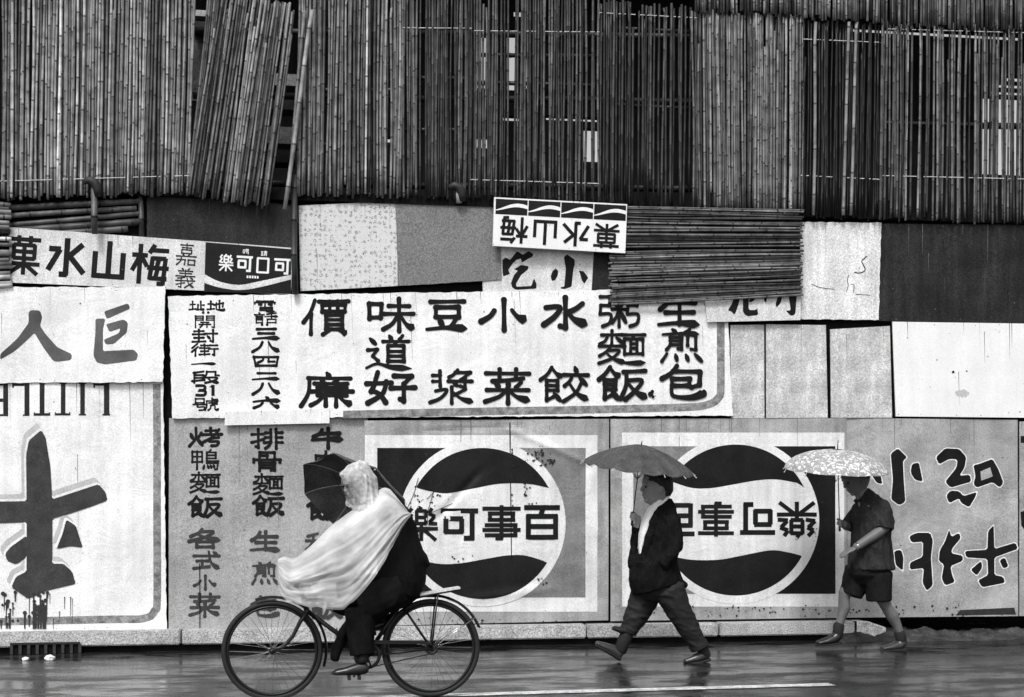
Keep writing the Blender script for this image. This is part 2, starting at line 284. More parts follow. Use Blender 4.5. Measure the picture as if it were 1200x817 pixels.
# ------------------------------------------------------------------ brush writing
GL = {
'口':'h12 12 16 90;h12 14 88 14 84 90;h16 84 84 84', '日':'h16 6 16 96;h16 8 84 8 84 96;h16 50 84 50;h16 92 84 92',
'木':'h4 30 96 30;h50 2 50 98;p46 36 30 62 4 82;n54 36 70 62 98 80',
'食':'p50 0 30 20 2 36;n50 2 70 18 96 30;h28 38 74 38 74 66;h28 52 74 52;h28 66 74 66;h28 38 28 94 56 84;d60 74 86 94',
'反':'h12 10 92 8;p22 12 20 54 2 96;p28 38 80 38 58 68 20 97;n34 50 60 76 100 94',
'交':'d46 0 54 15;h4 22 96 22;p34 30 24 42 8 54;d64 30 90 50;p70 46 50 74 4 98;n28 48 54 76 100 94',
'麥':'h14 12 86 12;h50 0 50 44;p34 20 26 32 8 40;d66 20 88 38;h6 46 94 46;p44 50 30 64 8 76;p36 60 76 60 50 84 6 99;n34 70 58 86 98 97',
'面':'h4 8 96 8;p52 10 44 26;h12 26 12 96;h12 26 88 26 88 96;h37 28 37 90;h63 28 63 90;h38 48 62 48;h38 68 62 68;h12 92 88 92',
'弓':'h15 8 82 8 80 34;h18 34 80 34;h18 34 12 60;p12 60 86 60 80 86 30 96', '米':'d20 10 34 30;p80 10 64 28;h4 40 96 40;h50 4 50 98;p46 44 30 66 4 84;d56 46 94 82',
'生':'p32 4 22 26 4 46;h24 26 88 26;h50 2 50 92;h18 56 84 56;n0 94 50 88 100 94',
'前':'d26 0 36 14;p74 0 62 14;n0 24 50 18 100 22;p20 36 20 70 10 96;h20 36 52 36 52 94 42 90;h20 54 50 54;h20 72 50 72;h68 36 68 76;h90 30 90 96 78 92',
'火4':'p12 4 0 96;d34 14 38 84;d60 14 66 84;d82 6 100 92',
'包':'p36 0 24 22 2 40;h28 18 90 18 88 58 70 66;h26 40 66 40 64 60;h26 60 64 60;n26 40 24 80 34 93 70 96 96 84 99 72',
'水':'h50 2 50 96 38 90;p6 32 38 30 28 58 2 84;p88 20 74 36 58 46;n54 42 70 68 100 86',
'小':'h50 2 50 98;p28 36 18 56 0 72;n68 34 80 56 100 68',
'豆':'h10 8 92 8;h22 26 22 58;h22 26 78 26 78 58;h22 56 78 56;d30 64 38 84;p70 64 62 86;n0 96 50 90 100 94',
'漿':'h24 4 24 48;h8 16 24 16;h8 34 24 34;p64 0 54 14 44 22;h58 8 92 8 70 30;h42 34 96 34;h80 22 80 52 70 48;d54 38 62 46;h50 50 50 98;p14 62 40 58 26 82 2 96;p82 56 66 68 56 74;n54 66 72 84 100 94',
'菜':'h2 12 98 12;h32 0 32 24;h68 0 68 24;p84 26 50 32 16 34;d22 40 30 50;d48 38 52 48;p80 38 68 52;h4 60 96 60;h50 52 50 100;p46 62 30 80 0 94;n54 62 70 80 100 92',
'未':'h18 22 82 22;h4 46 96 46;h50 0 50 99;p46 50 28 76 0 92;n54 50 74 78 100 90',
'首':'d26 0 36 14;p74 0 62 14;h4 22 96 22;p52 24 44 36;h22 38 22 98;h22 38 78 38 78 98;h22 58 78 58;h22 76 78 76;h22 96 78 96',
'道':'@首 34 0 96 78;d8 8 20 24;h2 42 24 40 14 60 26 74;n0 94 24 82 55 92 100 96',
'女':'p44 0 30 42 18 62;p20 60 50 70 76 96;p78 30 62 70 4 99;h0 36 98 34','子':'h14 10 86 10 54 36;h54 36 54 96 38 88;h0 50 100 48',
'亻':'p74 0 46 36 0 64;h50 38 50 100','覀':'h0 8 100 8;h12 36 12 94;h12 36 88 36 88 94;h37 8 37 92;h63 8 63 92;h12 90 88 90',
'貝':'h20 0 20 76;h20 2 80 2 80 76;h20 26 80 26;h20 50 80 50;h20 74 80 74;p34 78 8 99;n64 78 80 88 98 96',
'廉':'d50 0 56 13;h14 16 96 16;p16 16 14 60 0 98;d38 20 44 29;p72 20 64 30;h26 32 90 32;h32 44 88 44 88 66;h20 55 100 55;h32 66 88 66;h48 32 48 98;h68 32 68 98;p44 68 32 84 18 96;n72 68 84 84 100 94',
'土':'h14 34 86 34;h50 2 50 90;h0 92 100 86','也':'h4 44 88 24 84 62;h54 0 54 72;n26 20 26 80 40 92 90 94 98 74',
'止':'h54 2 54 92;h54 42 92 42;h20 38 20 92;n0 94 50 90 100 92',
'門':'h6 4 6 98;h6 6 42 6 42 40;h6 22 42 22;h6 38 42 38;h94 6 94 98 84 94;h58 6 94 6;h58 6 58 40;h58 22 94 22;h58 38 94 38',
'开':'h14 14 86 14;h0 50 100 50;p32 14 30 60 8 99;h68 14 68 99','寸':'h0 30 100 30;h66 0 66 96 46 88;d20 46 40 68','圭':'h14 12 86 12;h50 0 50 98;h2 36 98 36;h14 64 86 64;h0 96 100 92',
'彳':'p72 0 10 34;p80 26 4 66;h48 50 48 100','亍':'h10 12 90 12;h0 42 100 42;h58 42 58 96 40 90',
'一':'n0 56 50 44 100 50','二':'h18 14 84 12;n0 90 50 80 100 84','三':'h16 8 84 6;h22 46 78 44;n0 94 50 86 100 88',
'八':'p36 6 26 50 0 92;n58 4 72 56 100 90','六':'d46 0 54 20;n0 40 50 30 100 34;p34 52 24 74 2 96;n62 50 76 74 96 94','四':'h4 10 12 92;h4 12 96 12 90 92;p40 16 38 42 20 62;h60 16 60 54 82 54;h12 88 88 88',
'殳':'p14 0 12 26 0 42;h16 4 74 4 74 32 98 36;p4 54 86 54 56 82 4 98;n20 58 50 84 100 97',
'段l':'p92 2 12 14;h18 12 18 98;h18 34 90 34;h18 56 90 56;h0 84 98 74',
'号':'h16 2 16 38;h16 4 84 4 84 38;h16 36 84 36;h0 52 100 52;p40 52 30 72 86 72 78 94 46 98','虎':'h50 0 50 20;h50 9 88 9;p92 22 86 34;h10 22 92 22;p12 22 12 62 0 99;h30 38 80 34;h52 24 50 48 86 48;p40 58 38 80 22 98;n40 60 70 60 72 88 86 94 100 80',
'雨':'h12 6 88 6;h4 30 4 54;h4 30 96 30 94 54;h50 6 50 90;d20 46 36 54;d20 68 36 76;d64 46 82 54;d64 68 82 76','电':'h16 4 16 72;h16 6 82 6 82 72;h16 38 82 38;h16 70 82 70;n50 0 50 90 66 97 100 84',
'言':'d44 0 56 11;h2 20 98 20;h18 37 82 37;h18 52 82 52;h20 66 20 98;h20 68 80 68 80 98;h20 96 80 96','舌':'p84 2 16 14;n0 38 50 34 100 36;h50 10 50 60;h18 62 18 98;h18 64 82 64 82 98;h18 96 82 96',
'火':'d12 30 24 56;p88 24 72 48;p50 0 46 56 2 98;d54 54 98 94','考':'h20 14 72 14;h44 0 44 34;h0 36 100 34;p88 8 56 46 2 80;h42 58 86 52;p46 58 38 74 84 74 76 94 50 98',
'甲':'h8 4 8 62;h8 6 92 6 92 62;h8 32 92 32;h8 60 92 60;h50 4 50 100','鳥':'p48 0 38 10;h22 12 22 60;h22 13 78 13 78 42;h22 27 78 27;h22 42 78 42;h22 57 94 57;h22 57 22 66 92 66 86 97 74 98;d8 76 2 96;d28 76 34 92;d46 76 52 90;d64 74 70 88',
'各':'p42 0 30 20 6 40;p34 14 78 14 52 42 0 66;n26 26 54 46 100 62;h24 66 24 99;h24 68 76 68 76 99;h24 96 76 96',
'式':'h2 24 98 24;h14 52 56 52;h34 52 34 88;h2 94 60 84;n58 0 64 50 80 80 100 96;d76 2 88 14',
'扌':'h4 26 96 24;h56 0 56 96 36 90;h2 68 98 52','非':'p36 0 34 70 8 99;h64 0 64 100;h6 18 36 18;h6 42 36 42;h2 70 36 66;h64 18 96 18;h64 42 96 42;h64 68 98 68',
'骨':'h24 2 24 36;h24 3 76 3 76 36;h50 20 50 36;h24 20 50 20;h4 38 4 54;h4 40 96 40 94 54;h24 54 24 99;h24 55 76 55 76 97 64 95;h24 69 76 69;h24 83 76 83',
'牛':'p32 4 24 24 6 40;h26 24 86 24;n0 58 50 52 100 54;h52 0 52 99','肉':'h8 22 8 99;h8 24 92 24 92 98 80 95;p50 0 46 20 22 48;d50 32 76 52;p50 48 46 66 20 88;d50 66 78 86',
'禾':'p82 0 14 14;h2 36 98 36;h50 8 50 99;p46 40 30 62 2 80;n54 40 70 58 96 74','希':'p82 0 50 14 16 24;n22 2 54 14 86 24;h0 38 100 38;p46 26 30 46 2 62;h22 56 22 88;h22 56 82 56 82 88 72 86;h52 40 52 100',
'嘉':'h20 6 80 6;h50 0 50 26;h28 18 72 18;h26 28 26 44;h26 28 74 28 74 44;h26 44 74 44;d32 48 38 54;p66 48 60 54;h2 58 98 58;h6 74 46 74 42 98;p26 64 22 82 4 99;h60 74 60 98;h60 74 92 74 92 98;h60 96 92 96',
'義':'d30 0 38 8;p70 0 62 8;h14 14 86 14;h20 26 80 26;h2 40 98 40;h50 10 50 40;p48 46 12 52;h2 64 98 62;h30 52 30 98 18 94;h6 84 48 74;n58 44 70 78 98 96;p88 72 50 98;d76 46 88 54',
# composites
'飯':'@食 0 0 46 100;@反 44 4 100 99','餃':'@食 0 0 48 100;@交 46 0 100 99','麵':'@麥 0 0 60 96;@面 50 6 100 72;n36 82 60 94 100 92','粥':'@弓 0 0 34 98;@米 32 8 68 98;@弓 66 0 100 98',
'煎':'@前 6 0 94 66;@火4 4 74 100 100','味':'@口 0 8 34 66;@未 34 0 100 100','好':'@女 0 0 52 100;@子 50 4 100 98','價':'@亻 0 0 34 100;@覀 34 0 100 36;@貝 38 42 98 100',
'地':'@土 0 4 40 92;@也 36 0 100 96','址':'@土 0 4 42 96;@止 44 2 100 98','開':'@門 0 0 100 100;@开 24 50 76 96','封':'@圭 0 0 52 98;@寸 50 2 100 99','街':'@彳 0 0 30 100;@圭 30 4 68 94;@亍 66 2 100 100',
'段':'@段l 0 0 46 100;@殳 46 2 100 99','號':'@号 0 0 50 98;@虎 46 0 100 99','電':'@雨 0 0 100 54;@电 14 58 98 100','話':'@言 0 0 42 100;@舌 44 0 100 99',
'烤':'@火 0 0 42 100;@考 40 0 100 99','鴨':'@甲 0 4 42 98;@鳥 42 0 100 100','排':'@扌 0 0 40 100;@非 40 0 100 100','稀':'@禾 0 0 46 100;@希 44 0 100 99',
# square-cut sign lettering
'百':'g0 6 100 6;g54 6 46 30;g12 28 12 100;g6 32 94 32;g88 28 88 100;g12 62 88 62;g12 94 88 94',
'事':'g0 10 100 10;g14 24 86 24;g20 24 20 44;g80 24 80 44;g14 42 86 42;g6 57 92 57;g0 71 100 71;g86 54 86 88;g6 86 92 86;g50 0 50 96;g54 95 34 95',
'可':'g0 10 100 10;g10 34 60 34;g14 34 14 78;g56 34 56 78;g10 74 60 74;g84 10 84 98;g90 94 62 94',
'樂':'g50 0 42 12;g34 12 66 12;g36 10 36 50;g64 10 64 50;g36 31 64 31;g34 49 66 49;g22 4 8 20;g8 20 24 28;g22 28 4 46;g4 46 28 50;g82 4 72 20;g72 20 92 28;g90 28 74 46;g72 48 98 50;g0 64 100 64;g50 50 50 100;g44 66 6 98;g56 66 94 98',
'口g':'g8 8 8 96;g4 10 96 10;g92 8 92 96;g8 92 92 92',
'菓':'g0 10 100 10;g32 0 32 20;g68 0 68 20;g16 24 84 24;g18 22 18 60;g82 22 82 60;g16 41 84 41;g16 58 84 58;g0 72 100 72;g50 24 50 100;g44 74 6 98;g56 74 94 98',
'水g':'g52 0 52 98;g56 95 34 95;g4 30 36 30;g34 30 4 86;g94 14 60 46;g58 44 100 90','山':'g50 0 50 88;g8 28 8 96;g92 28 92 96;g4 90 96 90',
'梅':'g0 28 42 28;g22 0 22 100;g20 32 2 68;g26 32 42 56;g60 0 46 22;g54 14 98 14;g56 30 50 88;g54 34 92 34;g90 32 86 100;g42 58 100 58;g48 84 96 84;g72 38 68 54;g70 62 66 80;g88 96 70 97',
'喝':'g10 20 10 80;g10 20 34 20;g34 20 34 80;g10 78 34 78;g50 8 90 8;g50 8 50 40;g90 8 90 40;g50 24 90 24;g50 40 90 40;g52 56 96 56;g94 56 90 96;g62 70 76 84','請':'g4 20 40 20;g10 36 36 36;g10 50 36 50;g10 64 10 94;g36 64 36 94;g10 66 36 66;g10 92 36 92;g50 16 98 16;g50 32 98 32;g74 4 74 46;g50 46 98 46;g56 60 56 98;g92 60 92 98;g56 60 92 60;g56 78 92 78',
}
def strokes(ch, box=(0, 0, 100, 100)):
    out = []
    for s in GL[ch].split(';'):
        if s[0] == '@':
            c, a, b, d, e = s[1:].split()
            a, b, d, e = map(float, (a, b, d, e))
            bx = (box[0]+(box[2]-box[0])*a/100, box[1]+(box[3]-box[1])*b/100, box[0]+(box[2]-box[0])*d/100, box[1]+(box[3]-box[1])*e/100)
            out += strokes(c, bx)
        else:
            n = list(map(float, s[1:].split()))
            pts = [(box[0]+(box[2]-box[0])*n[i]/100, box[1]+(box[3]-box[1])*n[i+1]/100) for i in range(0, len(n), 2)]
            out.append((s[0], pts))
    return out
def catmull(p, n=5):
    if len(p) < 3: return [(p[0][0]+(p[-1][0]-p[0][0])*i/n, p[0][1]+(p[-1][1]-p[0][1])*i/n) for i in range(n+1)]
    q = [p[0]]+list(p)+[p[-1]]; o = []
    for i in range(1, len(q)-2):
        for k in range(n):
            t = k/n; a, b, c, d = q[i-1], q[i], q[i+1], q[i+2]
            o.append(tuple(.5*(2*b[j]+(c[j]-a[j])*t+(2*a[j]-5*b[j]+4*c[j]-d[j])*t*t+(3*b[j]-a[j]-3*c[j]+d[j])*t**3) for j in (0, 1)))
    return o+[p[-1]]
def ribbon(pts, ws):
    L, R = [], []
    for i, p in enumerate(pts):
        a, b = pts[max(i-1, 0)], pts[min(i+1, len(pts)-1)]
        dx, dy = b[0]-a[0], b[1]-a[1]; l = math.hypot(dx, dy) or 1
        nx, ny = -dy/l*ws[i]/2, dx/l*ws[i]/2
        L.append((p[0]+nx, p[1]+ny)); R.append((p[0]-nx, p[1]-ny))
    return [[L[i], L[i+1], R[i+1], R[i]] for i in range(len(pts)-1)]
def disc(c, r, n=10): return [(c[0]+r*math.cos(2*math.pi*i/n), c[1]+r*math.sin(2*math.pi*i/n)) for i in range(n)]
RB = random.Random(7)
def glyph(ch, cx, cy, w, h, lw=None, rot=0.0, weight=1.0, grow=0.0):
    """polygons of one character, in picture units of the sign"""
    st = strokes(ch); n = len(st)
    if lw is None: lw = (15 if n < 5 else 13.5 if n < 8 else 11.5 if n < 12 else 9.6 if n < 16 else 8.2)
    if h < 18 and n >= 10: lw *= .93 if n < 16 else .74
    lw = lw*weight*math.sqrt(w*h)/100+grow
    ca, sa = math.cos(rot), math.sin(rot); polys = []
    def T(p):
        x, y = (p[0]-50)/100*w, (p[1]-50)/100*h
        return (cx+x*ca-y*sa, cy+x*sa+y*ca)
    for k, p in st:
        p = [T(q) for q in p]
        if k != 'g': p = [(q[0]+RB.uniform(-.06, .06)*lw, q[1]+RB.uniform(-.06, .06)*lw) for q in p]
        if k == 'g':
            polys += ribbon(p, [lw]*len(p))
        elif k == 'h':
            for i in range(len(p)-1):
                a, b = p[i], p[i+1]; f = RB.uniform(.9, 1.08)
                q = catmull([a, b], 4)
                polys += ribbon(q, [lw*f*x for x in (1.1, .92, .86, .92, 1.12)])
                polys.append(disc(b, lw*.55*f))
            polys.append(disc(p[0], lw*.56))
        else:
            q = catmull(p, 6); m = len(q)-1; ws = []
            for i in range(m+1):
                t = i/m
                if k == 'n': wv = .72+.25*t if t < .45 else .83+1.0*(t-.45)/.37 if t < .82 else max(.12, 1.83*(1-(t-.82)/.18))
                elif k == 'p': wv = .95-.12*math.sin(math.pi*t)+.22*t
                else: wv = .75+.6*math.sin(math.pi*min(1, t*.85))
                ws.append(lw*wv)
            polys += ribbon(q, ws); polys.append(disc(q[0], ws[0]*.5))
            if k != 'n': polys.append(disc(q[-1], ws[-1]*.5))
    return polys
def grow_poly(p, d):
    n = len(p); ar = sum(p[i][0]*p[(i+1) % n][1]-p[(i+1) % n][0]*p[i][1] for i in range(n)); sg = 1 if ar > 0 else -1
    o = []
    for i in range(n):
        a, b, c = p[i-1], p[i], p[(i+1) % n]
        def nn(u, v):
            l = math.hypot(v[0]-u[0], v[1]-u[1]) or 1; return ((v[1]-u[1])/l*sg, -(v[0]-u[0])/l*sg)
        n1, n2 = nn(a, b), nn(b, c); mx, my = n1[0]+n2[0], n1[1]+n2[1]; l = mx*mx+my*my
        f = 2/max(l, .8); o.append((b[0]+mx*f*d*.5*2/2, b[1]+my*f*d*.5*2/2))
    return o
def soft(p, cut=4.5):
    o = []; n = len(p)
    for i in range(n):
        a, b = p[i], p[(i+1) % n]; l = math.hypot(b[0]-a[0], b[1]-a[1]) or 1; t = min(.24, cut/l)
        o += [(a[0]+(b[0]-a[0])*t, a[1]+(b[1]-a[1])*t), (b[0]+(a[0]-b[0])*t, b[1]+(a[1]-b[1])*t)]
    return o
def Z(poly, x0, y0, k): return [(x0+a/k, y0+b/k) for a, b in poly]

# ------------------------------------------------------------------ sign boards
def make_warp(seed, amp):
    r = random.Random(seed); tr = [(r.uniform(1.2, 5.5), r.uniform(1.2, 4.5), r.uniform(0, 6.28), r.uniform(.5, 1)) for _ in range(4)]
    def f(x, z): return amp*sum(a*math.sin(kx*x*(1 if i % 2 else -1)+kz*z+ph) for i, (kx, kz, ph, a) in enumerate(tr))/2.2
    return f
class Sign:
    def __init__(s, name, label, cat, q, off, m, thick=.015, warp=.004, seed=1, group=None, ragged=.0, wf=None, fine=.05, nails=True):
        s.off = off; s.fine = fine; s.dl = .0022 if wf else .0012; s.w = wf or make_warp(seed, warp)
        pts = [P(a, b, -off) for a, b in q]
        lo = min(pts, key=lambda p: p.z)
        s.root = thing(name, label, cat, ((pts[2].x+pts[3].x)/2, -off+thick/2, lo.z), group)
        r = random.Random(seed)
        W_, H_ = (pts[1]-pts[0]).length, (pts[3]-pts[0]).length
        nx, ny = max(2, int(W_/s.fine/.9)), max(2, int(H_/s.fine/.9))
        V = []
        for j in range(ny+1):
            for i in range(nx+1):
                u, v = i/nx, j/ny
                p = pts[0]*(1-u)*(1-v)+pts[1]*u*(1-v)+pts[2]*u*v+pts[3]*(1-u)*v
                if i in (0, nx): p.x += ragged*r.uniform(-1, 1)
                if j in (0, ny): p.z += ragged*r.uniform(-1, 1)
                V.append((p.x, -off-s.w(p.x, p.z), p.z))
        F = [(j*(nx+1)+i, (j+1)*(nx+1)+i, (j+1)*(nx+1)+i+1, j*(nx+1)+i+1) for j in range(ny) for i in range(nx)]
        bd = [i for i in range(nx+1)]+[j*(nx+1)+nx for j in range(1, ny+1)]+[ny*(nx+1)+i for i in range(nx-1, -1, -1)]+[j*(nx+1) for j in range(ny-1, 0, -1)]
        n0 = len(V); nb = len(bd); V += [(v[0], v[1]+thick, v[2]) for v in V]
        F += [tuple(n0+k for k in reversed(f)) for f in F]
        F += [(bd[i], bd[(i+1) % nb], n0+bd[(i+1) % nb], n0+bd[i]) for i in range(nb)]
        s.board = link('board', V, F, m, s.root)
        s.layer = 0
        if nails:
            L = []; r = random.Random(seed+500)
            def at(u, v):
                x0, y0 = q[0][0]+(q[1][0]-q[0][0])*u, q[0][1]+(q[1][1]-q[0][1])*u; x1, y1 = q[3][0]+(q[2][0]-q[3][0])*u, q[3][1]+(q[2][1]-q[3][1])*u
                return (x0+(x1-x0)*v, y0+(y1-y0)*v)
            k = max(3, int(W_/.22)); dv = 2.6/(H_*120)
            for i in range(k+1):
                for v in (dv, 1-dv):
                    if r.random() < .75: L.append(disc(at(min(.995, max(.005, (i+r.uniform(-.2, .2))/k)), v+r.uniform(-.3, .3)*dv), r.uniform(.35, .7), 6))
            for i in range(int(W_*H_*14)): L.append(disc(at(r.uniform(.02, .98), r.uniform(.03, .97)), abs(r.gauss(0, .35))+.15, 6))
            for i in range(int(W_*4.5)):      # stains run down from nail holes
                u, v = r.uniform(.02, .98), r.choice((0, 0, r.uniform(0, .6))); l = r.uniform(.05, .4); w2 = r.uniform(.12, .45)
                a_, b_ = at(u, v), at(u, min(1, v+l)); L.append([(a_[0]-w2, a_[1]), (a_[0]+w2, a_[1]), (b_[0]+w2*.2, b_[1]), (b_[0]-w2*.2, b_[1])])
            s.paint('stain', L, M['nail'], lift=.0006)  # nail heads along the edges share this mesh with the stains
            s.paint('speck', [disc(at(r.uniform(.02, .98), r.uniform(.03, .97)), abs(r.gauss(0, .3))+.1, 6) for i in range(int(W_*H_*8))], M['nail'], lift=s.dl*9)
    def paint(s, name, polys, m, fine=False, step=.000006, lift=None, label=None):
        s.layer += 0 if lift else 1; e = (lift if lift else s.dl*s.layer)
        bm = bmesh.new(); k = 0
        for p in polys:
            vs = []
            for a, b in p:
                q = P(a, b, -s.off); vs.append(bm.verts.new((q.x, -e-k*step, q.z)))
            try: bm.faces.new(vs)
            except ValueError: pass
            k += 1
        bm.normal_update()
        if fine:
            bmesh.ops.triangulate(bm, faces=bm.faces[:])
            for _ in range(10):
                ed = [g for g in bm.edges if g.calc_length() > s.fine]
                if not ed: break
                bmesh.ops.subdivide_edges(bm, edges=ed, cuts=1); bmesh.ops.triangulate(bm, faces=[f for f in bm.faces if len(f.verts) > 3])
        for v in bm.verts: v.co.y += -s.off-s.w(v.co.x, v.co.z)
        for f in bm.faces:
            f.normal_update()
            if f.normal.y > 0: f.normal_flip()
        bm.verts.index_update()
        o = link(name, [v.co.copy() for v in bm.verts], [tuple(v.index for v in f.verts) for f in bm.faces], m, s.root)
        bm.free()
        if label: o["label"] = label
        return o
def chars(s, name, groups, m, fine=False):
    s.layer += 1
    for g in groups: s.paint(name, g, m, fine, lift=s.dl*s.layer)
Sign.chars = chars
def band(path, w0):                              # a painted band along a path
    return ribbon(path, [w0]*len(path))

# ------------------------------------------------------------------ bamboo
def cane(mb, a, b, r, tone, rng, seg=6, bend=.010):
    a, b = Vector(a), Vector(b); L = (b-a).length; d = (b-a)/L
    pts, rs, tn = [a], [r], []
    z = rng.uniform(.05, .4); ph = rng.uniform(0, 6.28); bd = rng.uniform(-bend, bend)
    ax = d.cross(Vector((0, 1, 0))).normalized()
    t = tone
    def at(s): return a+d*s+ax*(bd*math.sin(ph+s*2.2))
    while z < L-.03:
        for s, rr, tt in ((z-.013, r, t), (z-.0055, r*1.14, t*.22), (z+.0055, r*1.14, t*.22), (z+.013, r, t*1.05)):
            pts.append(at(s)); rs.append(rr); tn.append(tt)
        t = tone*rng.uniform(.80, 1.22)
        z += rng.uniform(.22, .46)
    pts.append(b+ax*(bd*math.sin(ph+L*2.2))); rs.append(r*.95); tn.append(t)
    mb.tube(pts, rs, seg, tn)
def screen(name, label, q, off, pitch, tone, var, seed, gap=.03, horizontal=False, jag=.03, short=.15, rr=(.40, .58), bars=(), group='bamboo screens above the hoarding', lash=(), fan=0.0):
    r = random.Random(seed); pts = [P(a, b, -off) for a, b in q]; tone *= .56; var = min(.7, var*1.3)
    root = thing(name, label, 'bamboo screen', ((pts[2].x+pts[3].x)/2, -off, min(p.z for p in pts)), group)
    tl, tr, br, bl = pts
    if horizontal: A, B, C_, D_ = tl, bl, tr, br      # canes run from the left edge to the right edge
    else: A, B, C_, D_ = tl, tr, bl, br
    n = max(3, int((B-A).length/pitch)); mb = MB(); g = 0
    pr = .5*(B-A).length/n
    wave = r.uniform(0, 6)
    for i in range(n+1):
        if r.random() < gap: continue
        u = (i+r.uniform(-.42, .42))/n; u = min(1, max(0, u))
        a = A.lerp(B, u); b = C_.lerp(D_, min(1, max(0, u+r.uniform(-fan, fan))))
        d = (b-a).normalized()
        a = a+d*r.uniform(-jag, jag); b = b+d*r.uniform(-jag, jag)
        if r.random() < short: a = a+d*r.uniform(.05, .5)
        if r.random() < short*.5: b = b-d*abs(r.gauss(0, .12))
        t = tone*(1+var*r.uniform(-1, 1))*(1+.22*math.sin(u*9+wave))
        if r.random() < .12: t *= 1.65
        if r.random() < .16: t *= .45
        rad_ = pr*r.uniform(*rr)*2
        yo = Vector((0, r.uniform(-.022, .016), 0))
        cane(mb, a+yo, b+yo, rad_, max(.006, t), r)
    if gap < .08 and not horizontal:              # a second, darker layer shows between the canes
        for i in range(int(n*1.1)):
            u = r.random(); t = tone*r.uniform(.25, .75)
            a = A.lerp(B, u); b = C_.lerp(D_, u); d = (b-a).normalized(); yo = Vector((0, .024+r.uniform(0, .012), 0))
            cane(mb, a+d*r.uniform(-jag, jag)+yo, b+d*r.uniform(-jag*2, jag*.3)+yo, pr*r.uniform(.8, 1.1), max(.006, t), r)
    mb.build('canes', M['cane'], root, True, True)
    for (v, t) in bars:                           # split bamboo tied across the back
        b2 = MB(); y = Vector((0, .045, 0))
        a_, c_ = (A.lerp(C_, v)+y, B.lerp(D_, v)+y)
        cane(b2, a_, c_, .022, t, r); b2.build('crossbar', M['cane'], root, True, True)
    for v in lash:                                # pale cord stitches along a crossbar
        b2 = MB(); pr2 = .034
        for i in range(n):
            if r.random() < .35: continue
            c = A.lerp(B, (i+.5)/n).lerp(C_.lerp(D_, (i+.5)/n), v)+Vector((0, -.026, 0))
            b2.tube([c+Vector((-.012, 0, 0)), c+Vector((.012, 0, .003))], .004, 5)
        b2.build('stitches', M['paper'], root)
    return root
def pole(name, label, a, b, r, tone, seed, cat='bamboo pole', group=None, cap=False):
    mb = MB(); a, b = Vector(a), Vector(b); rng = random.Random(seed)
    root = thing(name, label, cat, a if a.z < b.z else b, group)
    cane(mb, a, b, r, tone, rng, 10); mb.build('stem', M['cane'], root, True, True)
    if cap:
        m2 = MB(); t = b
        m2.tube([t+Vector((.03, 0, -.10)), t+Vector((.025, -.01, -.03)), t+Vector((.0, -.02, .03)), t+Vector((-.05, -.02, .05)), t+Vector((-.10, -.01, .03))], [r*1.25, r*1.5, r*1.5, r*1.2, r*.8], 9)
        m2.build('knot', M['mud'], root, True)
    return root

# ------------------------------------------------------------------ road, kerb, buildings
mb = MB(); n = 0
mb.v = [(-400, -400, 0), (400, -400, 0), (400, 400, 0), (-400, 400, 0)]; mb.f = [(0, 1, 2, 3)]
struct(mb.build('road', M['road']))
a, b = G(975, 802.5), G(430, 817.5)
d = (b-a).normalized(); w = Vector((-d.y, d.x, 0))*.075; r = random.Random(3)
V = []; F = []
N = 40
for i in range(N+1):
    p = a.lerp(b, i/N*1.5)
    V += [tuple(p+w*(1+r.uniform(-.12, .12))+Vector((0, 0, .004))), tuple(p-w*(1+r.uniform(-.12, .12))+Vector((0, 0, .004)))]
F = [(2*i, 2*i+1, 2*i+3, 2*i+2) for i in range(N)]
struct(link('road_marking', V, F, M['line']))

XL = -7.5; XE = P(1003, 740, -.2).x
joints = [XL]+[P(x, 750, -.2).x for x in (-60, 212, 395, 556, 688, 843)]+[XE]
r = random.Random(5); bm = bmesh.new()
for i in range(len(joints)-1):
    g = bmesh.ops.create_cube(bm, size=1)['verts']
    x0, x1 = joints[i]+.008, joints[i+1]-.008; y0 = -.2+r.uniform(-.006, .006); z1 = .195+r.uniform(-.005, .005)
    for v in g: v.co = Vector((x0 if v.co.x < 0 else x1, y0 if v.co.y < 0 else .12, .062 if v.co.z < 0 else z1))
bmesh.ops.bevel(bm, geom=bm.edges[:], offset=.012, segments=2, affect='EDGES')
bm.verts.index_update()
struct(link('kerb', [v.co.copy() for v in bm.verts], [tuple(v.index for v in f.verts) for f in bm.faces], M['concrete'], smooth=False)); bm.free()
mb = MB(); mb.box((XL, -.135, -.02), (XE-.05, .1, .075)); struct(mb.build('kerb_base', M['black_gap']))  # recessed base coloured near-black for the shade under the slab
# broken edge of the pavement beyond the end of the kerb
V = []; F = []; nx, ny = 110, 22; r = random.Random(8)
for j in range(ny+1):
    for i in range(nx+1):
        x = XE-.30+i/nx*3.4; y = -.50+j/ny*.62
        h = .13*min(1, max(0, (y+.42)/.34))*(1-.45*min(1, max(0, (x-XE)/1.0)))
        e = min(1, max(0, (x-XE+.30)/.15))
        h = h*e+.045*noise.noise(Vector((x*5, y*7, 0)))*(1 if h > .01 else .3)+.03*noise.noise(Vector((x*16, y*16, 3)))*(1 if h > .02 else .2)
        V.append((x, y, h-.008))
F = [(j*(nx+1)+i, j*(nx+1)+i+1, (j+1)*(nx+1)+i+1, (j+1)*(nx+1)+i) for j in range(ny) for i in range(nx)]
struct(link('dirt_verge', V, F, M['rubble'], smooth=True))
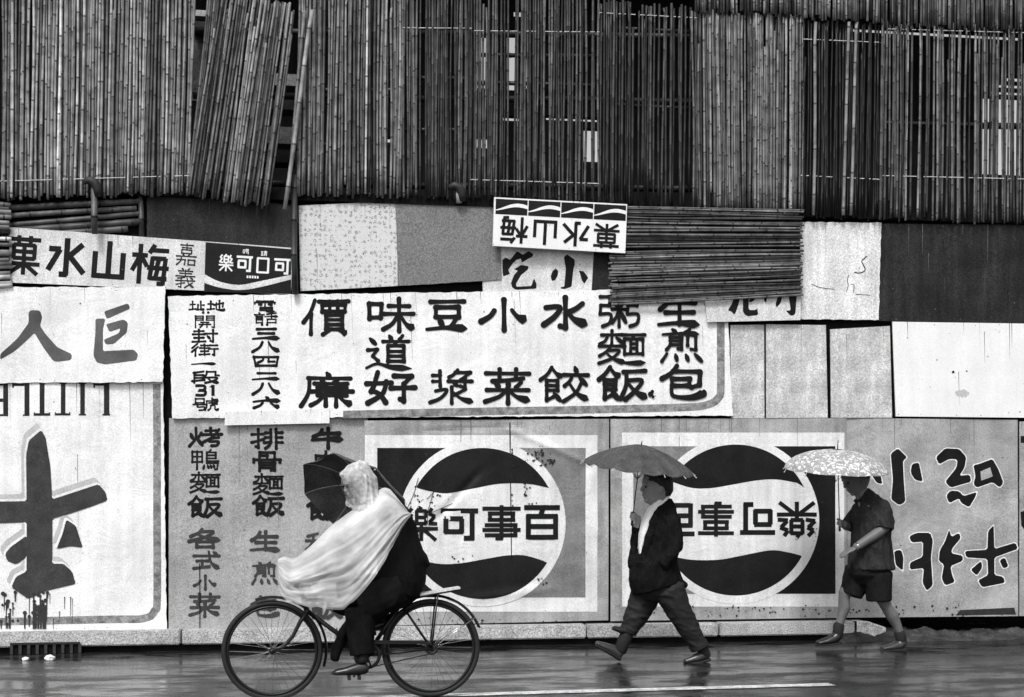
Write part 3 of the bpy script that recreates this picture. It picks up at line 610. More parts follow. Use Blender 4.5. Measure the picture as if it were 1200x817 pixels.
# the last length of kerb is uneven and coloured paler
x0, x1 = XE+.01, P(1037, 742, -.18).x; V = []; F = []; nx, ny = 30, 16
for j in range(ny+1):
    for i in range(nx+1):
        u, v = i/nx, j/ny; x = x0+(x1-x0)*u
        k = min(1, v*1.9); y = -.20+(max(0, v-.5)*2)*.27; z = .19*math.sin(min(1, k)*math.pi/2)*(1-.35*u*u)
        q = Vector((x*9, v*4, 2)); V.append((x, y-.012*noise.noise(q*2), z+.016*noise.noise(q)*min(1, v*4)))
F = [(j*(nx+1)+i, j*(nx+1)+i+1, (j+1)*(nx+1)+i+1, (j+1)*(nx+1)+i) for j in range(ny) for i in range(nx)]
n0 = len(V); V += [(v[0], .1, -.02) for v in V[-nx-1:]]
struct(link('kerb_end', V, F, mat('paler_kerb_end', .62, .8, .3, 9, grain=.3, bump=.5, bscale=40), smooth=True))

# storm drain in the kerb
c0, c1 = P(12, 770, -.205), P(94, 770, -.205)
g = thing('drain_grate', 'black iron storm drain grate of upright bars let into the kerb', 'drain', ((c0.x+c1.x)/2, -.21, 0))
mb = MB(); mb.box((c0.x, -.212, .002), (c1.x, -.204, .098)); mb.build('backing', M['black_gap'], g)
mb = MB(); mb.box((c0.x, -.236, .088), (c1.x, -.214, .106)); mb.build('frame', M['iron'], g)
for i in range(9):
    x = c0.x+(c1.x-c0.x)*(i+.02)/8.2; mb = MB()
    mb.box((x, -.232, .003), (x+.026, -.2145, .086)); mb.build('bar', mat('worn_iron', .03, .4, .4, 30) if i == 0 else bpy.data.materials['worn_iron'], g)
def crumple(name, label, c, r_, m, cat, seed, group=None):
    bm = bmesh.new(); bmesh.ops.create_icosphere(bm, subdivisions=3, radius=r_)
    for v in bm.verts:
        v.co *= 1+.45*noise.noise(v.co*28+Vector((seed, 0, 0))); v.co.z = max(v.co.z*.7, -r_*.45); v.co += Vector(c)+Vector((0, 0, r_*.44))
    bm.verts.index_update()
    o = link(name, [v.co.copy() for v in bm.verts], [tuple(v.index for v in f.verts) for f in bm.faces], m); bm.free()
    return tag(o, label, cat, group)
crumple('litter', 'smaller scrap of white paper lying left under the drain grate', G(30, 774), .03, M['white'], 'litter', 1, 'paper litter by the drain')
crumple('litter', 'larger crumpled ball of white paper lying in front of the drain grate', G(58, 774), .042, M['white'], 'litter', 4, 'paper litter by the drain')

# the dark hoarding the boards are nailed to
root = thing('hoarding', 'dark timber hoarding behind the painted signboards', 'hoarding', (0, .05, 0))
mb = MB(); mb.box((-7.5, .02, .2), (7.5, .07, 4.32)); mb.build('boarding', M['black_gap'], root)
mb = MB(); mb.box((-7.5, -.07, 4.27), (7.5, .018, 4.35)); mb.build('shade_rail', M['black_gap'], root)  # near-black rail added to give the band of shade beneath the screens
# building seen through the screens; its openings let the sky through
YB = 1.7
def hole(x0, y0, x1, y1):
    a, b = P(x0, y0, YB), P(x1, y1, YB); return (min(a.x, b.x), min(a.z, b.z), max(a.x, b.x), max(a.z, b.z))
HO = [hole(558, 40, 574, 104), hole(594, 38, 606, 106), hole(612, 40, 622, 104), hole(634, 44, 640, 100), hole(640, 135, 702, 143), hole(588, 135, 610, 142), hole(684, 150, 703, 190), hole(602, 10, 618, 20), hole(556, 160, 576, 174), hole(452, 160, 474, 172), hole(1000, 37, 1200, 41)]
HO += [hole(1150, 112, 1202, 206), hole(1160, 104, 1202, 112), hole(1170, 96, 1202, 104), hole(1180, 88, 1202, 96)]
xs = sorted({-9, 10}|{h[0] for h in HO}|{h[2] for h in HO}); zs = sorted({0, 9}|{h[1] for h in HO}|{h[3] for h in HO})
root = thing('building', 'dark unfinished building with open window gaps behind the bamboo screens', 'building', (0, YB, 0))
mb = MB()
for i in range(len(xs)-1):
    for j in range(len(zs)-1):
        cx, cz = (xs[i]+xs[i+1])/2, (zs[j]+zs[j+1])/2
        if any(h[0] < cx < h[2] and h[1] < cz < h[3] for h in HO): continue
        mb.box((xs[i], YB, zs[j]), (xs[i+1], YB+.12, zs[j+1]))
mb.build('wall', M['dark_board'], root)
mb = MB(); mb.box((-9, .35, 7.2), (10, YB-.003, 7.3)); mb.build('light_block_slab', M['black_gap'], root)  # unseen slab above the view, added to keep light out behind the screens
# pale stair boards and shelves glimpsed in the gaps beside the slipped screen
for (x0, y0, x1, y1, m) in ((318, 88, 352, 100, 'grey_board'), (316, 118, 350, 128, 'dark_sheet'), (312, 150, 350, 168, 'grey_board'), (308, 182, 346, 190, 'dark_sheet'), (226, 14, 262, 19, 'grey_sign'), (226, 27, 258, 34, 'dark_sheet')):
    a, b = P(x0, y1, .62), P(x1, y0, .62); mb = MB(); mb.box((a.x, .6, a.z), (b.x, .85, b.z)); mb.build('shelf', M[m], root)
a, b = P(222, 118, .8), P(252, 34, .8); mb = MB(); mb.box((a.x, .8, a.z), (b.x, .86, b.z)); mb.build('panel', M['rubble'], root)

# ------------------------------------------------------------------ bamboo screens
pt = .0240
screen('bamboo_screen', 'widest pale bamboo screen at the left edge, tall bright canes', [(-60, -50), (229, -50), (222, 226), (-60, 235)], .11, pt, .38, .5, 11, gap=.02, lash=(.93,))
screen('bamboo_screen', 'slipped bamboo screen hanging askew, leaning to the right', [(258, -14), (346, 8), (315, 243), (222, 228)], .16, pt*.95, .28, .45, 12, gap=.04, short=.3, bars=((.1, .05),), fan=.03)
screen('bamboo_screen', 'narrow bunch of loose canes against the left side of the slipped screen', [(246, -40), (276, -40), (240, 228), (222, 226)], .135, pt, .20, .4, 13, gap=.15, short=.4)
screen('bamboo_screen', 'pale bamboo screen just right of the dark gap, above the floral sheet', [(352, -50), (472, -50), (470, 229), (348, 229)], .11, pt, .27, .5, 14, gap=.05, bars=((.55, .02), (.78, .02)))
screen('bamboo_screen', 'dim bamboo screen with a ragged bright slit, above the plain grey board', [(472, -50), (553, -50), (551, 231), (471, 229)], .10, pt*.92, .085, .5, 15, gap=.12, bars=((.5, .015), (.72, .015)), lash=(.3,))
screen('bamboo_screen', 'thin see-through bamboo screen with white light shining between its canes', [(553, -50), (702, -50), (701, 236), (551, 231)], .105, pt*.97, .095, .5, 16, gap=.13, bars=((.52, .015), (.40, .015)), lash=(.31, .93))
screen('bamboo_screen', 'dark sparse bamboo screen above the horizontal cane mat', [(702, 2), (816, 8), (814, 243), (701, 236)], .095, pt, .040, .6, 17, gap=.20, bars=((.12, .012), (.5, .012)), lash=(.06,))
screen('bamboo_screen', 'mid grey dense bamboo screen with a straight top edge, right of the dark sparse one', [(811, 13), (941, 20), (939, 249), (813, 243)], .115, pt*.94, .23, .5, 18, gap=.03, short=.1)
screen('bamboo_screen', 'darkest bamboo screen, black with three pale canes', [(938, 24), (1034, 28), (1031, 257), (936, 252)], .10, pt*.95, .012, .35, 19, gap=.12, lash=(.10, .80))
r = random.Random(77)
for i, (x0, x1, lb) in enumerate(((956, 953, 'single pale cane at the left of the darkest bamboo screen'), (995, 988, 'single pale cane in the middle of the darkest bamboo screen'), (1004, 997, 'single pale cane just right of the middle of the darkest bamboo screen'))):
    pole('bamboo_cane', lb, P(x0, 26, -.135), P(x1, 252, -.135), .016, .19, 30+i, 'cane', 'pale canes on the darkest screen')
screen('bamboo_screen', 'bamboo screen at the right edge with a bright patch of sky behind it', [(1033, 28), (1250, 34), (1250, 262), (1030, 257)], .11, pt, .155, .55, 20, gap=.15, bars=((.50, .012),), lash=(.03, .78))
screen('bamboo_screen', 'short upper bamboo screen overlapping the tops of the middle screens', [(815, -60), (1035, -60), (1034, 25), (815, 12)], .15, pt, .24, .45, 21, gap=.05, short=0)
screen('bamboo_screen', 'short upper bamboo screen at the top right corner', [(1035, -60), (1250, -60), (1250, 36), (1034, 30)], .145, pt, .18, .5, 22, gap=.05, short=0)
pole('bamboo_pole', 'long loose bamboo pole leaning beside the slipped screen', P(366, 12, -.2), P(333, 245, -.2), .02, .24, 41)
pole('bamboo_pole', 'second loose pole leaning behind the long one by the dark gap', P(357, 12, -.17), P(338, 225, -.17), .016, .14, 42)
pole('bamboo_brace', 'dark diagonal brace behind the right edge bamboo screen', P(1116, 168, .2), P(1160, 245, .2), .022, .02, 43, 'brace')
# timber scaffold rails behind the screens
for i, (y, x0, x1, lb) in enumerate(((36, 226, 820, 'upper horizontal scaffold pole behind the screens'), (112, 226, 940, 'middle horizontal scaffold pole behind the screens'), (214, 226, 940, 'lower horizontal scaffold pole behind the screens'), (146, 1040, 1260, 'horizontal scaffold pole behind the right edge screen'))):
    pole('scaffold_pole', lb, P(x0, y, .17), P(x1, y+ (x1-x0)*.012, .17), .035, .022, 50+i, 'scaffold pole', 'scaffold poles behind the screens')

# posts
pole('bamboo_post', 'bamboo post with a hooked dark knot at its top, behind the cake sign', P(111, 274, -.165), P(111, 218, -.165), .030, .075, 60, 'post', cap=True)
pole('bamboo_post', 'short thin bamboo post between the stacked poles and the dark sheet', P(166, 285, -.02), P(164, 226, -.02), .026, .05, 61, 'post')
pole('bamboo_post', 'slim dark bamboo post beside the floral sheet', P(346, 345, -.115), P(345, 205, -.115), .028, .045, 62, 'post')
pole('bamboo_post', 'pale post stub with a dark knot above the plain grey board', P(538, 238, -.10), P(538, 224, -.10), .03, .3, 63, 'post', cap=True)
r = random.Random(9)
for i, (x0, y0, x1, y1, lb) in enumerate(((-40, 246, 165, 236, 'topmost'), (-40, 258, 160, 243, 'second from top'), (-40, 266, 168, 251, 'middle'), (-40, 274, 166, 260, 'second from bottom'), (-40, 284, 150, 268, 'lowest'))):
    pole('bamboo_pole', lb+' of the bamboo poles lying along the hoarding at left', P(x0, y0, -.02), P(x1, y1, -.02), r.uniform(.024, .036), r.uniform(.05, .12), 70+i, 'bamboo pole', 'bamboo poles stacked along the hoarding')
screen('cane_mat', 'small bright mat of level canes at the left edge', [(-40, 236), (12, 240), (13, 335), (-40, 338)], .10, .043, .46, .4, 24, gap=.05, horizontal=True, jag=.015, short=0, group='level cane mats')
screen('cane_mat', 'large dark mat of level canes above the porridge column of the menu board', [(713, 242), (941, 247), (939, 346), (716, 357)], .125, .0185, .20, .65, 25, gap=.03, horizontal=True, jag=.02, short=0, rr=(.5, .62), fan=.01, group='level cane mats')

# ------------------------------------------------------------------ middle row of boards
s = Sign('roofing_sheet', 'dark stained sheet under the slipped bamboo screen', 'panel', [(172, 226), (343, 240), (343, 296), (172, 288)], .03, M['dark_sheet'], seed=2, ragged=.004)
A4 = rad(4.0)
s = Sign('signboard', 'long tilted pale signboard with four heavy characters and a dark cola panel', 'sign', [(10, 266), (343, 290.5), (341, 345), (12, 331)], .06, M['paper'], .02, .004, 3)
L = []
for ch, cx, cy, w, h in (('菓', 28, 299, 38, 46), ('水g', 77, 301.5, 44, 45), ('山', 127.5, 305.5, 39, 46), ('梅', 176, 310, 44, 47)): L.append(glyph(ch, cx, cy, w, h, 15 if ch in '山水g' else 12, A4))
s.chars('character', L, M['ink'])
s.chars('character', [glyph('嘉', 218.5, 298.5, 24, 25, 7, A4), glyph('義', 217, 326, 23, 23, 7, A4)], M['ink_mid'])
s.paint('cola_panel', [[(241, 284), (341, 292), (341, 344.5), (239, 342)]], M['sheet_black'], lift=.002, fine=True)
up = catmull([(239.5, 321.5), (257, 330), (280, 334), (303, 330), (341, 322)], 6); dn = catmull([(341, 327.5), (303, 337), (280, 340), (257, 337), (239.3, 331.5)], 6)
s.paint('white_wave', [[up[i], up[i+1], dn[-2-i], dn[-1-i]] for i in range(len(up)-1)], M['paper'], lift=.004)
L = []
for ch, cx, cy, w, h in (('樂', 265, 308, 17, 20), ('可', 286.5, 309, 19, 19), ('口g', 308, 311, 15, 20), ('可', 330.5, 312, 19, 19)): L += glyph(ch, cx, cy, w, h, 14 if ch != '樂' else 10, rad(3))
L += glyph('喝', 288, 295, 7.5, 6.5, 11, rad(3))+glyph('請', 309.3, 297, 7.5, 6.5, 11, rad(3))
for i in range(5): L.append([(289+i*3, 323+i*.15), (291+i*3, 323.1+i*.15), (291+i*3, 326+i*.15), (289+i*3, 326+i*.15)])
s.paint('cola_lettering', L, M['white'], lift=.004)

s = Sign('floral_sheet', 'pale sheet printed all over with small flowers', 'sheet', [(350, 241), (465, 235.5), (466, 335), (352, 341)], .05, M['floral'], .012, .004, 4)
s = Sign('plain_board', 'plain mid grey board beside the floral sheet', 'panel', [(463, 236), (585, 233), (588, 328), (467, 335)], .055, M['grey_board'], .014, .003, 5, ragged=.002)
s = Sign('signboard', 'pale snack signboard with two big brush characters, half under the white sign', 'sign', [(564, 284), (696, 291), (693, 345), (566, 345)], .045, M['paper'], .014, .002, 6)
Zs = lambda p: Z(p, 570, 225, 6.667)
TP = [Zs(soft(p)) for p in (
 [(605, 510), (630, 487), (690, 530), (690, 570), (680, 600), (665, 740), (610, 760), (580, 755), (582, 742), (608, 740), (620, 600)],
 [(540, 598), (560, 615), (558, 650), (535, 692), (510, 695), (502, 660), (515, 620)], [(722, 615), (760, 620), (795, 670), (765, 718), (745, 690), (735, 650)],
 [(125, 530), (150, 512), (185, 530), (240, 462), (285, 490), (330, 462), (368, 485), (360, 505), (275, 552), (270, 520), (235, 530), (205, 560), (170, 610), (185, 640), (130, 660), (125, 600)],
 [(215, 605), (270, 570), (330, 580), (325, 605), (270, 650), (230, 720), (235, 740), (350, 735), (372, 675), (392, 720), (390, 755), (230, 765), (200, 745), (192, 710), (215, 650), (245, 615)])]
s.chars('character', [TP[0:3], TP[3:5]], M['ink'], fine=True)
s = Sign('signboard', 'white signboard hung upside down under a dark band of four waves', 'sign', [(579.3, 231), (735, 239.3), (732.8, 296.7), (577.5, 288)], .165, M['white'], .03, .001, 7)
def q2(u, v):                                     # u across, v down the upside-down board
    a = (579.3+155.7*u, 231+8.3*u); b = (577.5+155.3*u, 288+8.7*u); return (a[0]+(b[0]-a[0])*v, a[1]+(b[1]-a[1])*v)
pn = []; wv = []
for k in range(4):
    u0, u1 = .012+k*.247, .012+(k+1)*.247-.007
    pn.append([q2(u0, .03), q2(u1, .03), q2(u1, .345), q2(u0, .345)])
    for i in range(14):
        def cr(t):
            u = u0+(u1-u0)*t; m = .215-.055*math.sin(math.pi*(t*1.25-.35)) ; th = .008+.030*max(0, math.sin(math.pi*min(1, t*.62)))
            return u, m-.02*t, th
        ua, ma, ta = cr(i/14); ub, mb_, tb = cr((i+1)/14)
        wv.append([q2(ua, ma-ta), q2(ub, mb_-tb), q2(ub, mb_+tb), q2(ua, ma+ta)])
s.paint('wave_panels', pn, M['sheet_black']); s.paint('white_waves', wv, M['white'])
L = []; R3 = math.pi+rad(3.1)
for ch, x0, y0, x1, y1 in (('梅', 105, 190, 325, 405), ('山', 360, 208, 555, 418), ('水g', 595, 230, 805, 430), ('菓', 835, 245, 1040, 445)):
    L += (glyph(ch, 570+(x0+x1)/2/6.667, 225+(y0+y1)/2/6.667, (x1-x0)/6.667*.98, (y1-y0)/6.667*.96, 13 if ch in '水g山' else 11, R3),)
s.chars('character', L, M['ink'])
s = Sign('scrap_board', 'small dark scrap of board between the snack sign and the cane mat', 'panel', [(694, 290), (718, 292), (718, 345), (694, 345)], .035, M['dark_sheet'], .01, .002, 8)
s = Sign('limewashed_board', 'weathered white panel with a scribbled squiggle', 'panel', [(938, 260), (1033, 261), (1030, 375), (938, 374)], .05, M['pale_wall'], .014, .003, 9, ragged=.004)
sq = [[(1016, 300), (1013, 303), (1010, 306), (1012, 311), (1014, 316), (1011, 319), (1006, 320), (1001, 319)], [(995, 322), (993, 328), (994, 334), (992, 342)], [(997, 333), (1001, 335), (1000, 343)], [(951, 333), (961, 337), (978, 339)], [(1003, 345), (1020, 346)]]
s.paint('scribble', sum([ribbon(catmull(p, 4), [1.2 if i == 0 else .7]*(len(catmull(p, 4)))) for i, p in enumerate(sq)], []), M['ink'])
s = Sign('roofing_sheet', 'big dark roofing sheet at the right, above the blank white board', 'panel', [(1031, 262), (1250, 264), (1250, 382), (1029, 376)], .04, M['dark_sheet'], .012, .004, 10)
s = Sign('signboard', 'cut off strip of pale signboard showing only the feet of brush characters', 'sign', [(826, 341), (939, 337), (938, 375), (829, 377.5)], .10, M['paper'], .014, .001, 26)
Zs = lambda p: Z(p, 800, 230, 3.0)
TP = [Zs(soft(p)) for p in ([(185, 345), (205, 345), (198, 375), (190, 400), (182, 418), (172, 405), (158, 402), (172, 380)], [(212, 345), (232, 345), (232, 400), (258, 400), (262, 392), (266, 418), (225, 422), (212, 408)], [(250, 345), (268, 345), (245, 372), (230, 372)],
 [(338, 345), (352, 345), (345, 375), (330, 392), (326, 380)], [(372, 345), (402, 345), (396, 415), (382, 422), (362, 402), (380, 402)], [(285, 345), (297, 345), (295, 372), (287, 372)])]
s.chars('character', [TP[0:3], TP[3:6]], M['ink'], fine=True)
# grey-white cement boards
s = Sign('cement_board', 'narrow grimy cement board right of the menu board', 'panel', [(856, 381), (895.5, 380.5), (896, 490), (857, 490)], .04, M['dirty'], .012, .002, 27)
s = Sign('cement_board', 'clean cement board in the middle of the row of three', 'panel', [(898, 380), (968, 381), (970, 489.5), (898, 490)], .045, M['dirty'], .012, .003, 28)
s = Sign('cement_board', 'cement board with a notched top left corner beside the blank white board', 'panel', [(973, 386), (1043, 382), (1045.5, 489.5), (974, 489.5)], .045, M['dirty'], .012, .003, 29)
s = Sign('blank_board', 'blank bright white board with a grey smudge at the right', 'panel', [(1046, 377), (1250, 380), (1250, 490), (1050, 488)], .05, M['white'], .014, .002, 30)
s.paint('smudge', [disc((1128+math.cos(i*2.4)*i*.28, 461+math.sin(i*2.4)*i*.12), 2.2) for i in range(26)], M['shadow_paint'])
s.paint('stain', [disc((1117, 436), 1.6)], M['ink'])

# ------------------------------------------------------------------ the long menu board
s = Sign('menu_board', 'long pale menu board of nine columns of brush characters', 'sign', [(197, 347), (852, 338), (859, 487), (202, 490)], .07, M['paper2'], .014, .012, 31, ragged=.005)
def col(name, items, m, weight=1.0, grow=0.0):
    L = []
    for it in items:
        ch, cx, cy, w, h = it[:5]
        if ch == ':': L.append( [disc((cx-3, cy), 1.7), disc((cx+3, cy), 1.7)])
        elif ch == '3': L.append(ribbon(catmull([(cx-w*.45, cy-h*.42), (cx+w*.3, cy-h*.4), (cx+w*.3, cy-h*.05), (cx-w*.2, cy), (cx+w*.36, cy+h*.05), (cx+w*.3, cy+h*.42), (cx-w*.45, cy+h*.42)], 4), [3.6]*25))
        elif ch == '1': L.append([[(cx-1.9, cy-h/2), (cx+1.9, cy-h/2), (cx+1.9, cy+h/2), (cx-1.9, cy+h/2)], [(cx-4, cy-h*.3), (cx-1.8, cy-h*.5), (cx-1.8, cy-h*.25)]])
        else: L.append(glyph(ch, cx, cy, w, h*(.94 if h < 30 else 1), weight=weight))
    s.chars(name, L, m)
K = M['ink']
col('character', [('址', 231, 358.5, 18, 12), ('地', 253, 358.5, 20, 13), (':', 241, 366.5, 0, 0), ('開', 240, 377, 25, 15.5), ('封', 240, 394, 29, 16), ('街', 240, 410, 31, 15), ('一', 239, 426.5, 29, 7), ('段', 241, 442, 32, 15), ('3', 235, 457.5, 14, 13), ('1', 249.5, 457.5, 6, 13), ('號', 241.5, 474, 30, 15.5)], M['ink'], 1.12)
col('character', [('電', 310.5, 359, 26, 14), ('話', 312, 372.7, 28, 13), (':', 310, 380.6, 0, 0), ('三', 312, 391.5, 32, 14), ('八', 312, 407, 32, 14), ('四', 311.5, 423.5, 31, 14), ('二', 312, 441, 32, 10), ('八', 312.5, 456, 32, 15), ('六', 313, 472, 32, 14)], M['ink'], 1.15)
col('character', [('價', 382, 372, 53, 40), ('廉', 383, 457, 60, 40)], K, 1.12)
col('character', [('味', 458, 369.5, 56, 39), ('道', 456, 413.5, 53, 40), ('好', 458, 454.5, 57, 37)], K)
col('character', [('豆', 524, 369, 48, 37), ('漿', 529, 453.5, 52, 40)], K)
col('character', [('小', 590.5, 369, 53, 37), ('菜', 595, 453, 53, 40)], K)
col('character', [('水', 662, 367.5, 52, 38), ('餃', 661.5, 451, 57, 41)], K)
col('character', [('粥', 725, 365, 49, 40), ('麵', 728, 408, 57, 40), ('飯', 730, 450, 57, 39)], K)
col('character', [('生', 796, 364, 49, 38), ('煎', 798, 405, 49, 38), ('包', 800, 448, 51, 39)], K)
s.paint('border', band(catmull([(402, 486), (550, 482.5), (690, 480), (800, 477.5), (830, 474), (842, 466), (845, 452), (845, 377)], 5), 9), M['border'], lift=.0015)
s.paint('blot', [disc((762, 462), 3.2), disc((764, 459), 2.2), disc((765, 465), 1.8)], K)
s = Sign('pale_strip', 'narrow white strip of board hanging under the menu board', 'panel', [(264, 482.5), (386, 478.5), (386, 496), (263, 498.5)], .095, M['paper2'], .02, .003, 32)

# ------------------------------------------------------------------ left boards
s = Sign('signboard', 'bright white board at the left edge with two large brush characters', 'sign', [(-60, 337), (194, 336), (191, 448), (-60, 449)], .09, M['paper2'], .012, .016, 33, ragged=.006)
Zs = lambda p: Z(p, 0, 230, 3.0)
TP = [Zs(soft(p)) for p in (
 [(108, 400), (140, 402), (148, 425), (140, 455), (160, 485), (200, 530), (252, 555), (250, 575), (200, 582), (185, 578), (150, 530), (120, 480), (90, 510), (50, 545), (0, 575), (0, 555), (60, 500), (100, 445), (100, 410)],
 [(365, 405), (450, 376), (458, 395), (375, 432)], [(335, 430), (370, 430), (362, 470), (362, 545), (470, 540), (486, 555), (480, 578), (370, 592), (340, 585), (328, 560), (335, 480)],
 [(372, 450), (435, 433), (450, 445), (446, 480), (400, 520), (372, 522), (364, 505), (418, 482), (424, 464), (385, 478)])]
s.chars('character', [TP[0:1], TP[1:4]], M['ink_glare'], fine=True)
s = Sign('signboard', 'tall white board hung upside down with LITTLE and one huge character', 'sign', [(-60, 447), (191, 447), (195, 737), (-60, 742)], .055, M['paper2'], .014, .012, 34, ragged=.005)
s.paint('border', band(catmull([(183.5, 450), (184, 520), (184, 600), (184, 700), (181, 716), (168, 725), (120, 726), (-60, 730)], 5), 9), M['border'])
Zs = lambda p: Z(p, 0, 440, 6.0)
def bar(x0, y0, x1, y1): return [(x0, y0), (x1, y0), (x1, y1), (x0, y1)]
TP = [Zs(p) for p in (bar(730, 52, 768, 282), bar(655, 52, 729, 72), bar(655, 72, 668, 86), bar(720, 270, 773, 282),
  bar(564, 58, 596, 276), bar(553, 50, 606, 60), bar(553, 272, 605, 282), bar(428, 58, 460, 268), bar(418, 50, 468, 60), bar(385, 266, 495, 282), bar(385, 258, 393, 266), bar(487, 258, 495, 266),
  bar(279, 58, 313, 268), bar(275, 54, 322, 62), bar(238, 266, 353, 284), bar(238, 260, 246, 266), bar(345, 260, 353, 266), bar(172, 54, 207, 285), bar(85, 54, 171, 74), bar(85, 74, 97, 86), bar(163, 274, 171, 286), bar(22, 54, 57, 286), bar(-60, 54, 21, 72), bar(-60, 162, 21, 186), bar(-60, 272, 21, 286))]
s.chars('character', [TP[0:4], TP[4:7], TP[7:12], TP[12:17], TP[17:21], TP[21:25]], M['ink_mid'])
Zs = lambda p: Z(p, 0, 480, 2.4233)
BIG = [[(118, 58), (82, 88), (74, 130), (75, 260), (-60, 262), (-60, 325), (75, 320), (75, 460), (45, 475), (32, 505), (80, 538), (130, 515), (215, 495), (205, 460), (180, 438), (148, 438), (148, 310), (200, 295), (260, 275), (305, 258), (300, 235), (280, 212), (240, 225), (148, 255), (143, 160), (130, 80)],
 [(160, 396), (178, 350), (188, 312), (215, 330), (235, 392), (200, 388)], [(14, 410), (30, 390), (75, 358), (75, 420), (45, 440), (20, 430)]]
s.paint('drop_shade', [Zs([(x-12, y-18) for x, y in soft(grow_poly(p, 4))]) for p in BIG], M['shadow_paint'], fine=True)
s.paint('white_outline', [Zs([(x-3, y-4) for x, y in soft(grow_poly(p, 5))]) for p in BIG], M['paper2'], fine=True)
s.paint('big_lettering', [Zs(soft(p)) for p in BIG], M['ink_soft'], fine=True)
r = random.Random(44); dots = []
for i in range(46):
    x = r.choice((r.uniform(0, 18), r.uniform(36, 56), r.uniform(0, 90))); y = r.uniform(694, 732); q = r.uniform(.6, 2.6) if x < 60 else r.uniform(.4, 1.2)
    dots.append(disc((x, y), q, 8))
    if r.random() < .6: h = r.uniform(6, 34); dots.append([(x-q*.55, y), (x+q*.55, y), (x+q*.3, min(737, y+h)), (x-q*.3, min(737, y+h))])
for x in (38.5, 41, 44, 47, 50, 52): dots.append([(x, 707+r.uniform(-2, 3)), (x+2.4, 706+r.uniform(-2, 3)), (x+2.2, 737), (x, 737)])
s.paint('mud_splashes', dots, M['mud'])

# ------------------------------------------------------------------ lower grey menu board
s = Sign('menu_board', 'grey lower menu board of noodle and rice dishes behind the cyclist', 'sign', [(198, 490), (431, 488.5), (431, 736), (197.5, 738)], .035, M['grey_sign'], .012, .010, 35)
K = M['ink']; S_ = M['ink_soft']
col('character', [('烤', 240.5, 512.5, 38, 23), ('鴨', 240.5, 539, 33, 25), ('麵', 240, 566, 36, 26), ('飯', 241, 594, 40, 26)], K, 1.12)
col('character', [('各', 240, 631, 37, 23), ('式', 242, 657, 31, 22), ('小', 240.5, 683, 26, 18), ('菜', 240, 709.5, 35, 28)], S_, 1.1)
col('character', [('排', 313, 514.5, 37, 24), ('骨', 313, 541, 34, 24), ('麵', 314, 568, 36, 26), ('飯', 315, 593, 37, 25)], K, 1.12)
col('character', [('生', 311, 634.5, 35, 25), ('煎', 310, 672, 31, 27), ('包', 310, 711, 31, 25)], S_, 1.1)
col('character', [('牛', 384, 514, 37, 24), ('肉', 382, 540, 28, 23), ('麵', 382, 567, 37, 27), ('飯', 381, 596, 41, 28)], K, 1.12)
col('character', [('稀', 377, 637, 38, 25), ('飯', 382, 713, 40, 26)], S_, 1.1)
s.paint('seam', [[(233.3, 660), (234.3, 660), (234.6, 736), (233.6, 736)]], M['ink'])

# ------------------------------------------------------------------ the two round emblem boards
def crease(x, z, a, b, wdt, amp):
    ax, az = P(*a, 0).x, P(*a, 0).z; bx, bz = P(*b, 0).x, P(*b, 0).z
    dx, dz = bx-ax, bz-az; l = math.hypot(dx, dz); t = ((x-ax)*dx+(z-az)*dz)/l/l; dd = ((x-ax)*dz-(z-az)*dx)/l
    e = max(0, abs(t-.5)-.5)*l
    return amp*math.exp(-((dd/wdt)**2)-(e/.1)**2)
w0 = make_warp(36, .012)
def wf1(x, z):
    return (w0(x, z)+crease(x, z, (470, 500), (520, 600), .05, .016)+crease(x, z, (500, 620), (555, 560), .04, -.014)+crease(x, z, (600, 505), (680, 540), .035, .014)
            +crease(x, z, (690, 560), (700, 620), .06, .018)+crease(x, z, (560, 700), (640, 690), .05, .012)+crease(x, z, (505, 505), (600, 500), .03, -.010))
ER = 98.0
def arc(cx, cy, r_, a0, a1, n=40): return [(cx+r_*math.cos(a0+(a1-a0)*i/n), cy+r_*math.sin(a0+(a1-a0)*i/n)) for i in range(n+1)]
def emblem(s, cx, cy, flip, x0, y0, x1, y1, cl, cr, sq, m):
    s.paint('white_square', [[(x0, y0), (x1, y0), (x1, y1), (x0, y1)]], m['w'], fine=True)
    e = s.layer*s.dl+s.dl
    s.paint('corner_field', [[(sq[0], sq[1]), (cx, sq[1]), (cx, sq[3]), (sq[0], sq[3])]], cl, fine=True)
    s.paint('corner_field', [[(cx, sq[1]), (sq[2], sq[1]), (sq[2], sq[3]), (cx, sq[3])]], cr, fine=True, lift=e)
    s.paint('white_disc', [arc(cx, cy, ER, 0, 2*math.pi, 72)[:-1]], m['w'], fine=True)
    def tr(p): return (cx-p[0], cy-p[1]) if flip else (cx+p[0], cy+p[1])
    top = [tr(p) for p in [(-76, -41)]+[(88*math.cos(a), 88*math.sin(a)) for a in [math.pi+.50+(math.pi-1.0)*i/30 for i in range(31)]]+[(79, -41)]+catmull([(79, -41), (52, -46), (20, -46), (-8, -41), (-40, -35), (-60, -37), (-76, -41)], 5)[1:-1]]
    bot = [tr(p) for p in [(71, 44)]+[(89*math.cos(a), 89*math.sin(a)) for a in [.55+(math.pi-1.0)*i/30 for i in range(31)]]+[(-72, 44)]+catmull([(-72, 44), (-48, 48), (-25, 47), (4, 42), (28, 38), (50, 38), (71, 44)], 5)[1:-1]]
    s.paint('dark_wave', [top], m['k'], fine=True); s.paint('dark_wave', [bot], m['k'], fine=True, lift=s.layer*s.dl)
s = Sign('signboard', 'dented metal signboard with a round wave emblem and upright characters', 'sign', [(427, 493), (713.5, 491), (713, 727), (427, 734)], .05, M['metal'], .006, 0, 36, wf=wf1, fine=.028)
